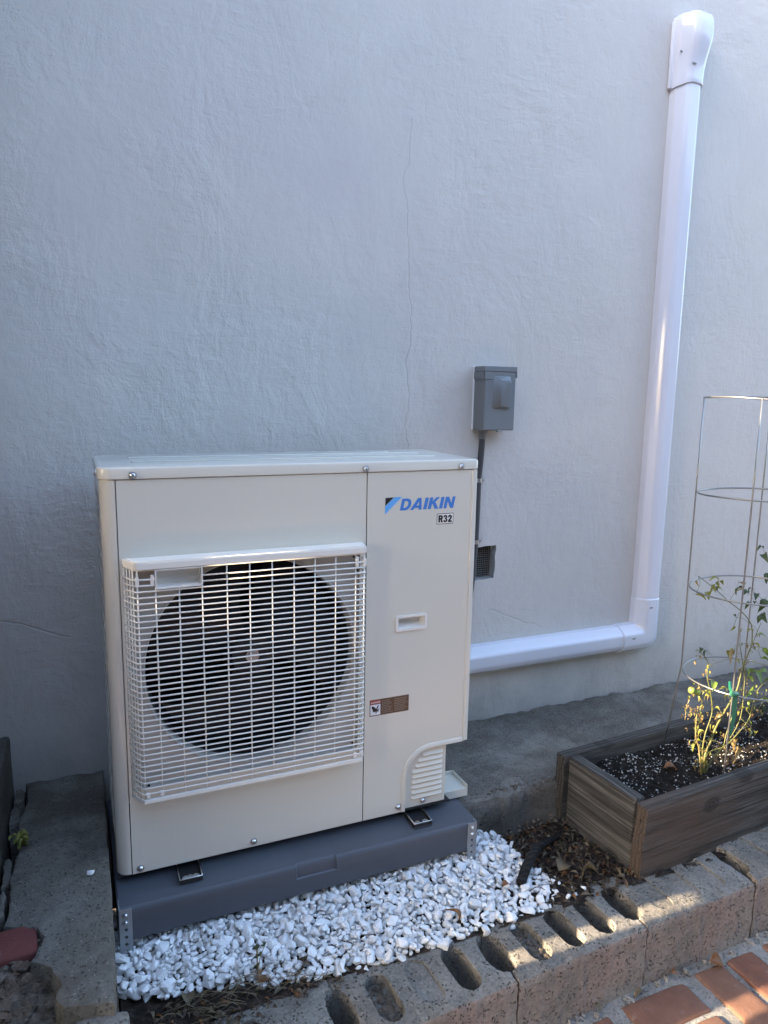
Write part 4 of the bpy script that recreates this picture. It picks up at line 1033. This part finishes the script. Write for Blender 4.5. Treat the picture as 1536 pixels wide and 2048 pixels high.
bm = BM(); cyl(bm, (1.238, by+.012, bz0), (0, 0, -1), .006, .006, 12); box(bm, 1.228, 1.249, by-.002, by+.006, bz0-.004, bz0+.001, .001); obj('hasp', bm, 'galv', B, 40)
Cn = thing('electrical_conduit', 'dark conduit running down the wall from the disconnect box behind the unit', 'conduit', (1.196, .42, .5))
bm = BM(); tube(bm, [(1.1985, .415, 1.0), (1.1985, .417, .97), (1.197, .422, .90), (1.1965, .427, .86), (1.196, .427, .75), (1.1945, .427, .65), (1.190, .427, .55), (1.180, .427, .45), (1.165, .424, .36), (1.13, .41, .31), (1.05, .38, .29), (.930, .33, .29)], .0105, 12); obj('conduit_pipe', bm, 'conduit', Cn, 60)
bm = BM(); cyl(bm, (1.1985, .415, 1.026), (0, 0, -1), .0165, .008, 8); cyl(bm, (1.1985, .415, 1.019), (0, 0, -1), .0145, .022, 16, .0125); obj('conduit_fitting', bm, 'conduit_fit', Cn, 30)
for z, x in ((.858, 1.1965), (.648, 1.1945)):
    bm = BM(); b = bmesh.new()
    loft(bm, [[(x+.0128*math.cos(R(t)), .427+.0128*math.sin(R(t)), z+q) for q in (-.007, .007)]+[(x+.0116*math.cos(R(t)), .427+.0116*math.sin(R(t)), z+q) for q in (.007, -.007)] for t in range(0, -181, -20)])
    box(bm, x+.011, x+.028, WY-.004, WY-.002, z-.006, z+.006, .0006); s_ = obj('pipe_strap', bm, 'steel', Cn, 40)
    screw(x+.021, WY-.004, z+.002, s_, (0, -1, 0), .0055)

# ================================================================== PLANTER
pl_o, pl_y = Vector((1.320, -.300, -.19)), R(4)
PL = thing('planter_box', 'weathered wooden planter box of thick boards behind the concrete blocks', 'planter', pl_o); PL.rotation_euler = (0, 0, pl_y)
def board(name, L, T, H, loc, rotz, m, seed, tilt=0):
    random.seed(seed); bm = BM(); box(bm, 0, L, 0, T, 0, H, .0025, 1)
    bmesh.ops.subdivide_edges(bm, edges=[e for e in bm.edges if e.calc_length() > .1], cuts=5, use_grid_fill=True)
    for v in bm.verts: v.co += Vector((fbm(v.co+Vector((seed, 0, 0)), 8), fbm(v.co+Vector((0, seed, 0)), 5), fbm(v.co+Vector((0, 0, seed)), 6)))*.0022
    bmesh.ops.recalc_face_normals(bm, faces=bm.faces); me = bpy.data.meshes.new(name); bm.to_mesh(me); bm.free(); me.materials.append(MAT[m])
    for p in me.polygons: p.use_smooth = True
    me.set_sharp_from_angle(angle=R(35))
    o = bpy.data.objects.new(name, me); COL.objects.link(o); o.parent = PL; o.location = loc; o.rotation_euler = (tilt, 0, rotz); return o
board('board', 1.25, .038, .238, (0, 0, .004), 0, 'wood_front', 1, R(1.5))
board('board', 1.25, .038, .244, (-.012, .305, 0), 0, 'wood_back', 2)
board('board', .264, .036, .240, (.040, .0400, .005), math.pi/2, 'wood_end', 3, 0)
board('board', .264, .036, .240, (1.25, .0400, .005), math.pi/2, 'wood_end', 4, 0)
cs, sn = math.cos(pl_y), math.sin(pl_y)
def pl_xy(u, v): return (pl_o.x+cs*u-sn*v, pl_o.y+sn*u+cs*v)
random.seed(41); bm = BM(); nx, ny = 300, 70; g = []
def soil_h(u, v): return .0+.012*fbm((u, v, 0), 7)+.009*fbm((u, v, 4), 40, 3)+.010*math.exp(-((u-.16)**2+(v-.22)**2)/.01)-.012*(v < .06)
for j in range(ny+1):
    g.append([bm.verts.new((*pl_xy(.037+1.18*i/nx, .036+.271*j/ny), soil_h(.037+1.18*i/nx, .036+.271*j/ny))) for i in range(nx+1)])
for j in range(ny):
    for i in range(nx): bm.faces.new((g[j][i], g[j][i+1], g[j+1][i+1], g[j+1][i]))
kind(obj('potting_soil', bm, 'pot_soil', smooth=180), 'structure')
# perlite grains and crumbs of mix
bm = BM(); bm2 = BM()
for k in range(3600):
    u = random.uniform(.04, .95); v = random.uniform(.037, .30)
    if fbm((u, v, 8), 11) < .0 and random.random() < .80: continue
    q = random.choice((.0009, .0011, .0014, .0018, .0024, .0032)); p = pl_xy(u, v); b = bm if random.random() < .62 else bm2
    ico = bmesh.new(); bmesh.ops.create_icosphere(ico, subdivisions=1, radius=q*(1 if b is bm else 1.5))
    for vv_ in ico.verts: vv_.co *= random.uniform(.7, 1.2)
    join(b, ico, Matrix.Translation((p[0], p[1], soil_h(u, v)+q*.4)))
kind(obj('perlite_grains', bm, 'perlite', smooth=60), 'stuff'); kind(obj('soil_crumbs', bm2, 'pot_soil', smooth=60), 'stuff')

# ================================================================== TOMATO CAGE
CG = thing('tomato_cage', 'tall galvanised wire tomato cage of four hoops standing in the planter', 'plant cage', (1.83, -.13, 0))
cc = (1.832, -.135)
def hoop(z, r, tx, ty, wob=0):
    return [(cc[0]+r*math.cos(a_), cc[1]+r*math.sin(a_), z+tx*math.cos(a_)+ty*math.sin(a_)+wob*math.sin(2*a_+.6)) for a_ in [2*math.pi*i/48 for i in range(49)]]
for z, r, tx, ty, wb in ((1.140, .172, -.004, .010, .006), (.860, .170, 0, -.002, .002), (.566, .168, .004, 0, .003), (.285, .166, 0, .004, .002)):
    bm = BM(); tube(bm, hoop(z, r, tx, ty, wb), .0027, 6, False); obj('hoop', bm, 'wire', CG, 180)
for a_ in (127, 214, 36, 305):
    c_, s_ = math.cos(R(a_)), math.sin(R(a_)); r = .1745; bm = BM()
    tube(bm, [(cc[0]+q*c_, cc[1]+q*s_, z) for q, z in ((r, 1.147), (r, .86), (r-.001, .57), (r-.003, .30), (r-.002, .28), (r+.018, .10), (r+.035, -.05))], .0025, 6); obj('leg', bm, 'wire', CG, 180)

# ================================================================== TOMATO PLANT
TP = thing('tomato_plant', 'sparse withering tomato plant with yellow green leaves and two green fruits', 'tomato plant', (1.69, -.155, 0))
STEMS = {
 'a':((0.0042,0.002),[(1.681,-0.155,0.006),(1.666,-0.161,0.046),(1.647,-0.167,0.102),(1.626,-0.172,0.139),(1.614,-0.178,0.193),(1.609,-0.184,0.227),(1.603,-0.19,0.249)]),
 'a2':((0.0016,0.0009),[(1.605,-0.19,0.23),(1.585,-0.192,0.247),(1.561,-0.195,0.26),(1.548,-0.198,0.254),(1.545,-0.2,0.221)]),
 'b':((0.004,0.0014),[(1.685,-0.155,0.005),(1.68,-0.153,0.081),(1.689,-0.15,0.13),(1.708,-0.148,0.178),(1.712,-0.146,0.207),(1.7,-0.144,0.262),(1.686,-0.141,0.303),(1.685,-0.139,0.328),(1.69,-0.137,0.344),(1.683,-0.135,0.363),(1.661,-0.132,0.386),(1.644,-0.13,0.397)]),
 'b2':((0.0014,0.0008),[(1.624,-0.18,0.222),(1.629,-0.18,0.253),(1.622,-0.18,0.278),(1.609,-0.18,0.3),(1.595,-0.18,0.307),(1.583,-0.18,0.304)]),
 'c':((0.0072,0.0013),[(1.7,-0.15,-0.006),(1.703,-0.144,0.052),(1.724,-0.139,0.084),(1.75,-0.133,0.13),(1.782,-0.128,0.165),(1.817,-0.122,0.203),(1.847,-0.116,0.233),(1.862,-0.111,0.27),(1.877,-0.105,0.303),(1.894,-0.099,0.322),(1.918,-0.094,0.359),(1.928,-0.088,0.369),(1.922,-0.083,0.43),(1.877,-0.077,0.478),(1.827,-0.071,0.512),(1.777,-0.066,0.551),(1.7,-0.06,0.603)]),
 'd':((0.0038,0.0016),[(1.688,-0.16,0.04),(1.695,-0.163,0.073),(1.743,-0.166,0.08),(1.772,-0.169,0.094),(1.805,-0.171,0.121),(1.838,-0.174,0.156),(1.849,-0.177,0.19),(1.872,-0.18,0.191)]),
 'e':((0.0042,0.0018),[(1.707,-0.15,0.006),(1.745,-0.142,0.041),(1.79,-0.134,0.059),(1.807,-0.126,0.092),(1.832,-0.118,0.135),(1.854,-0.11,0.17)]),
 'f':((0.0026,0.0014),[(1.8,-0.14,0.075),(1.851,-0.136,0.146),(1.858,-0.132,0.248),(1.859,-0.128,0.286),(1.842,-0.124,0.351),(1.835,-0.12,0.386)]),
 'g':((0.0018,0.0014),[(1.849,-0.17,0.172),(1.865,-0.17,0.232),(1.878,-0.17,0.258),(1.921,-0.17,0.281)]),
 'h':((0.0018,0.001),[(1.939,-0.08,0.358),(1.958,-0.08,0.403),(1.97,-0.08,0.43)]),
 'k':((0.0014,0.0008),[(1.859,-0.12,0.311),(1.88,-0.125,0.29),(1.897,-0.13,0.277)]),
}
LEAVES = [(1.6813,-0.1686,0.3001,0.0283,0),(1.8946,-0.141,0.2821,0.0425,0),(1.8369,-0.1567,0.3128,0.0209,0),(1.8765,-0.1356,0.2694,0.0255,0),(1.8968,-0.1337,0.2356,0.0214,0),(1.7444,-0.1841,0.2792,0.0204,0),(1.6406,-0.1888,0.2893,0.0179,1),(1.7168,-0.1146,0.236,0.0188,1),(1.8372,-0.1667,0.2416,0.023,0),(1.888,-0.1689,0.3068,0.0231,0),(1.8179,-0.1004,0.3638,0.0254,1),(1.7701,-0.1477,0.3672,0.0227,3),(1.8799,-0.1147,0.4232,0.0191,1),(1.8809,-0.1471,0.3881,0.021,1),(1.9162,-0.1325,0.4033,0.0233,0),(1.7661,-0.1764,0.3684,0.0163,1),(1.7552,-0.07,0.5883,0.0209,1),(1.7734,-0.07,0.577,0.0168,1),(1.7894,-0.07,0.5836,0.0168,1),(1.7805,-0.07,0.5539,0.0189,1),(1.7528,-0.07,0.5565,0.0188,1),(1.7087,-0.07,0.5432,0.0249,1),(1.7352,-0.07,0.547,0.0209,1),(1.7576,-0.07,0.5689,0.0188,1),(1.9658,0.0141,0.5211,0.0315,2),(1.9767,-0.0075,0.5086,0.0223,2),(2.0761,0.0592,0.4954,0.021,2),(2.069,0.0278,0.4832,0.0276,2),(2.1283,0.0475,0.4541,0.0328,2),(2.1403,0.0603,0.4276,0.0236,2),(2.1477,0.0471,0.4016,0.033,2),(2.1381,0.0637,0.6064,0.0304,2),(2.0572,0.0216,0.6457,0.0227,2),(2.1476,0.0541,0.5438,0.0328,2),(1.8838,-0.07,0.5703,0.0257,3),(2.0749,0.0648,0.4475,0.0211,2),(2.1088,0.0603,0.4435,0.0188,2),(2.0561,-0.0022,0.4192,0.0228,2),(1.8336,-0.1778,0.2189,0.0229,0),(1.8754,-0.1705,0.214,0.0189,0),(2.2095,0.0672,0.0416,0.0295,2),(1.9346,-0.1507,0.1996,0.0236,0),(1.932,-0.1336,0.0818,0.0196,1),(1.8661,-0.1629,0.1124,0.0191,1),(1.8524,-0.1443,0.1802,0.0191,1),(1.6511,-0.1553,0.183,0.0204,1),(1.6416,-0.1584,0.1667,0.0204,1),(1.68,-0.1373,0.134,0.0228,1),(1.6647,-0.1374,0.1237,0.0186,3),(1.7078,-0.1086,0.0857,0.019,1),(1.8599,-0.1286,0.0498,0.0281,3),(1.8772,-0.1064,0.0619,0.0196,3),(1.8617,-0.1129,0.0557,0.0196,3),(1.7818,-0.1008,0.1732,0.0192,1),(1.7587,-0.1296,0.1729,0.0189,3),(1.6982,-0.1753,0.187,0.0163,3),(1.8297,-0.1125,0.0855,0.0173,0),(1.8025,-0.1032,0.2429,0.017,1),(1.8103,-0.1086,0.2188,0.0171,1),(1.9367,-0.1388,0.3616,0.0277,0),(1.9519,-0.1258,0.3217,0.0237,0),(1.767,-0.171,0.4546,0.0142,1),(1.857,-0.07,0.4283,0.015,1),(1.8652,0.0359,0.307,0.0181,2),(1.8203,0.0128,0.3278,0.0156,2),(1.9397,-0.0049,0.4328,0.0156,2),(1.6862,-0.07,0.5944,0.0165,3),(1.7682,-0.1009,0.0742,0.0172,1),(1.606,-0.182,0.1234,0.0161,1),(1.9183,-0.1179,0.1202,0.0174,0),(1.9357,-0.1531,0.2641,0.0213,0),(1.6332,-0.1764,0.2461,0.014,1)]
for k, ((r_a, r_b), pts_) in STEMS.items():
    bm = BM(); P3 = [Vector(p) for p in pts_]
    # smooth the polyline
    fine_ = []
    for i in range(len(P3)-1):
        p0, p1, p2, p3 = P3[max(0, i-1)], P3[i], P3[i+1], P3[min(len(P3)-1, i+2)]
        for q in (0, .33, .67):
            fine_.append(.5*((2*p1)+(p2-p0)*q+(2*p0-5*p1+4*p2-p3)*q*q+(3*p1-p0-3*p2+p3)*q**3))
    fine_.append(P3[-1]); fine_[0] = fine_[0]-Vector((0, 0, .012))*(k in 'abcde')
    tube(bm, fine_, r_a*.54, 7, True, r_b*.8); obj('stem', bm, 'stem' if k not in ('a', 'a2') else 'stem_dry', TP, 180)
allp = [Vector(p) for _, v in STEMS.values() for p in v]
random.seed(17); bmp = BM()
tleaf = {}
for k in range(4):
    for v in range(3): 
        me = leaf_mesh(200+v, 1, (.52, .6, .42)[v], (.25, .4, .55)[v]*(1.8 if k == 3 else 1), .07 if k < 3 else .15, 9); me.materials.append(MAT['leaf%d' % k]); tleaf[k, v] = me
for i, (x, y, z, s, k) in enumerate(LEAVES):
    p = Vector((x, y, z)); q = min(allp, key=lambda a_: (a_-p).length); d = p-q
    if k == 2 and d.length > .10: q = p+Vector((.05, .01, -.03)); d = p-q
    o = bpy.data.objects.new('leaf', tleaf[k, i % 3]); COL.objects.link(o); o.parent = TP; s *= 1.32; o.scale = (s, s, s)
    az = math.atan2(d.y, d.x)+random.uniform(-.9, .9)
    o.rotation_euler = (random.uniform(-.9, .9), random.uniform(-.3, .9 if k != 3 else 1.4), az)
    o.location = p-Vector((math.cos(az), math.sin(az), 0))*s*.5-OFF[TP.name]
    tube(bmp, [q, (q+p)/2+Vector((0, 0, .006)), o.location+OFF[TP.name]], .0007, 4)
# withered bits hanging on the stems
kind(obj('leaf_stalks', bmp, 'stem', TP, 180), 'stuff')
bm = BM(); n_ = 0
while n_ < 270:
    p = random.choice(allp)+Vector((random.gauss(0, .009), random.gauss(0, .009), random.gauss(-.004, .014)))
    if p.z < .02 or p.z > .40: continue
    n_ += 1; stamp(bm, tleaf[3, random.randrange(3)], Matrix.Translation(p) @ Matrix.Rotation(random.uniform(0, 6.28), 4, 'Z') @ Matrix.Rotation(random.uniform(.3, 1.6), 4, 'Y') @ Matrix.Scale(random.uniform(.004, .013), 4), random.choice((0, 0, 1)))
kind(obj('withered_leaves', bm, ['leaf3', 'leaf1'], TP, 180, recalc=False), 'stuff')
for p in ((1.582, -.180, .298), (1.606, -.180, .289)):
    bm = BM(); b = bmesh.new(); bmesh.ops.create_uvsphere(b, u_segments=20, v_segments=12, radius=.0098); join(bm, b, Matrix.Translation(p))
    t_ = obj('tomato', bm, 'tomato', TP, 180); bm = BM()
    for k in range(5): a_ = 1.256*k; tube(bm, [(p[0], p[1], p[2]+.0098), (p[0]+.005*math.cos(a_), p[1]+.005*math.sin(a_), p[2]+.0098), (p[0]+.009*math.cos(a_), p[1]+.009*math.sin(a_), p[2]+.0075)], .0009, 4)
    obj('calyx', bm, 'stem', t_, 180)
bm = BM()
tp_ = [(1.694, -.236, .288), (1.6965, -.238, .255), (1.699, -.238, .21), (1.695, -.236, .165)]
loft(bm, [[(x-.0095-.001*i, y-.001, z), (x+.0095-.002*i, y, z), (x+.0095-.002*i, y+.0006, z), (x-.0095-.001*i, y-.0004, z)] for i, (x, y, z) in enumerate(tp_)])
cyl(bm, (1.676, -.240, .297), (1, .15, -.25), .0085, .022, 10); tube(bm, [(1.68, -.24, .298), (1.715, -.20, .292), (1.76, -.16, .288)], .005, 6)
tag(obj('plant_tie', bm, 'tie', smooth=40), 'green plastic tape tied round the cage hoop and hanging down', 'plant tie')

bm = BM(); box(bm, -.66, -.31, -.05, .4395, -.42, 3.6, .01)  # added unseen wall, keeps light off the lower left of the house wall
tag(obj('shade_wall', bm, 'step'), 'dark wall added out of view left of the concrete step to shade the house wall', 'wall')

# house added unseen behind the camera to cut off the low sky
NB = thing('sky_block_house', 'plain brown grey house added behind the viewer to block the low sky', 'house', (2, -5.2, -.42))
bm = BM(); box(bm, -6, 9, -9, -4.6, -.42, 3.3); obj('wall', bm, 'step', NB)
bm = BM(); loft(bm, [[(x, -4.25, 3.25), (x, -4.25, 3.38), (x, -6.8, 4.4), (x, -9.35, 3.38), (x, -9.35, 3.25)] for x in (-6.3, 9.3)]); obj('roof', bm, 'brick', NB)
bm = BM(); box(bm, 3.0, 4.2, -4.6, -4.56, .6, 1.8, .01); obj('window', bm, 'caulk', NB)

# ================================================================== ADDED UNSEEN BOARD SCREENS ON THE LEFT (shades the place, lets slits of sun through)
te = math.tan(SUN_EL)
def blocker(label, FX, y_lo, y_hi, top, slits):
    FN = thing('slit_screen', label, 'blocker', (FX, (y_lo+y_hi)/2, -.42))
    cuts_y = sorted(set([y_lo, y_hi]+[y for q in slits for y in q[:2]]+[y_lo+.15*i for i in range(1, int((y_hi-y_lo)/.15)+1)]))
    for ya, yb in zip(cuts_y[:-1], cuts_y[1:]):
        ym = (ya+yb)/2; z = -.42; seg = []
        for z0, z1 in sorted([(q[2], q[3]) for q in slits if q[0] < ym < q[1]]):
            if z0 > z: seg.append((z, z0))
            z = max(z, z1)
        seg.append((z, top))
        for z0, z1 in seg:
            bm = BM(); box(bm, FX-.012, FX+.012, ya, yb, z0, z1); obj('board', bm, 'blocker', FN)
def at(FX, x, z): return z+(x-FX)*te        # height at which a sunbeam that reaches (x, z) crosses the fence
# openings between and in the boards: (y0, y1, z0, z1)
blocker('tall weathered board screen added out of view, gaps cut for slits of sun', -.80, -.72, .43, 4.0,
      [(-.425, -.384, at(-.8, .80, -.165), at(-.8, 1.42, -.165)), (-.618, -.566, at(-.8, 1.06, -.33), at(-.8, 2.2, -.33)),
       (-.235, -.075, at(-.8, 1.60, .07), at(-.8, 1.62, .38)), (-.33, -.075, at(-.8, 1.66, 1.085), at(-.8, 1.66, 1.20))])
blocker('long board fence added out of view, open low down to let sun in', -1.7, -5.6, -.70, 4.0, [(-1.5, -.95, -.35, 1.75)])  # added screen, its opening lets sun onto the patio
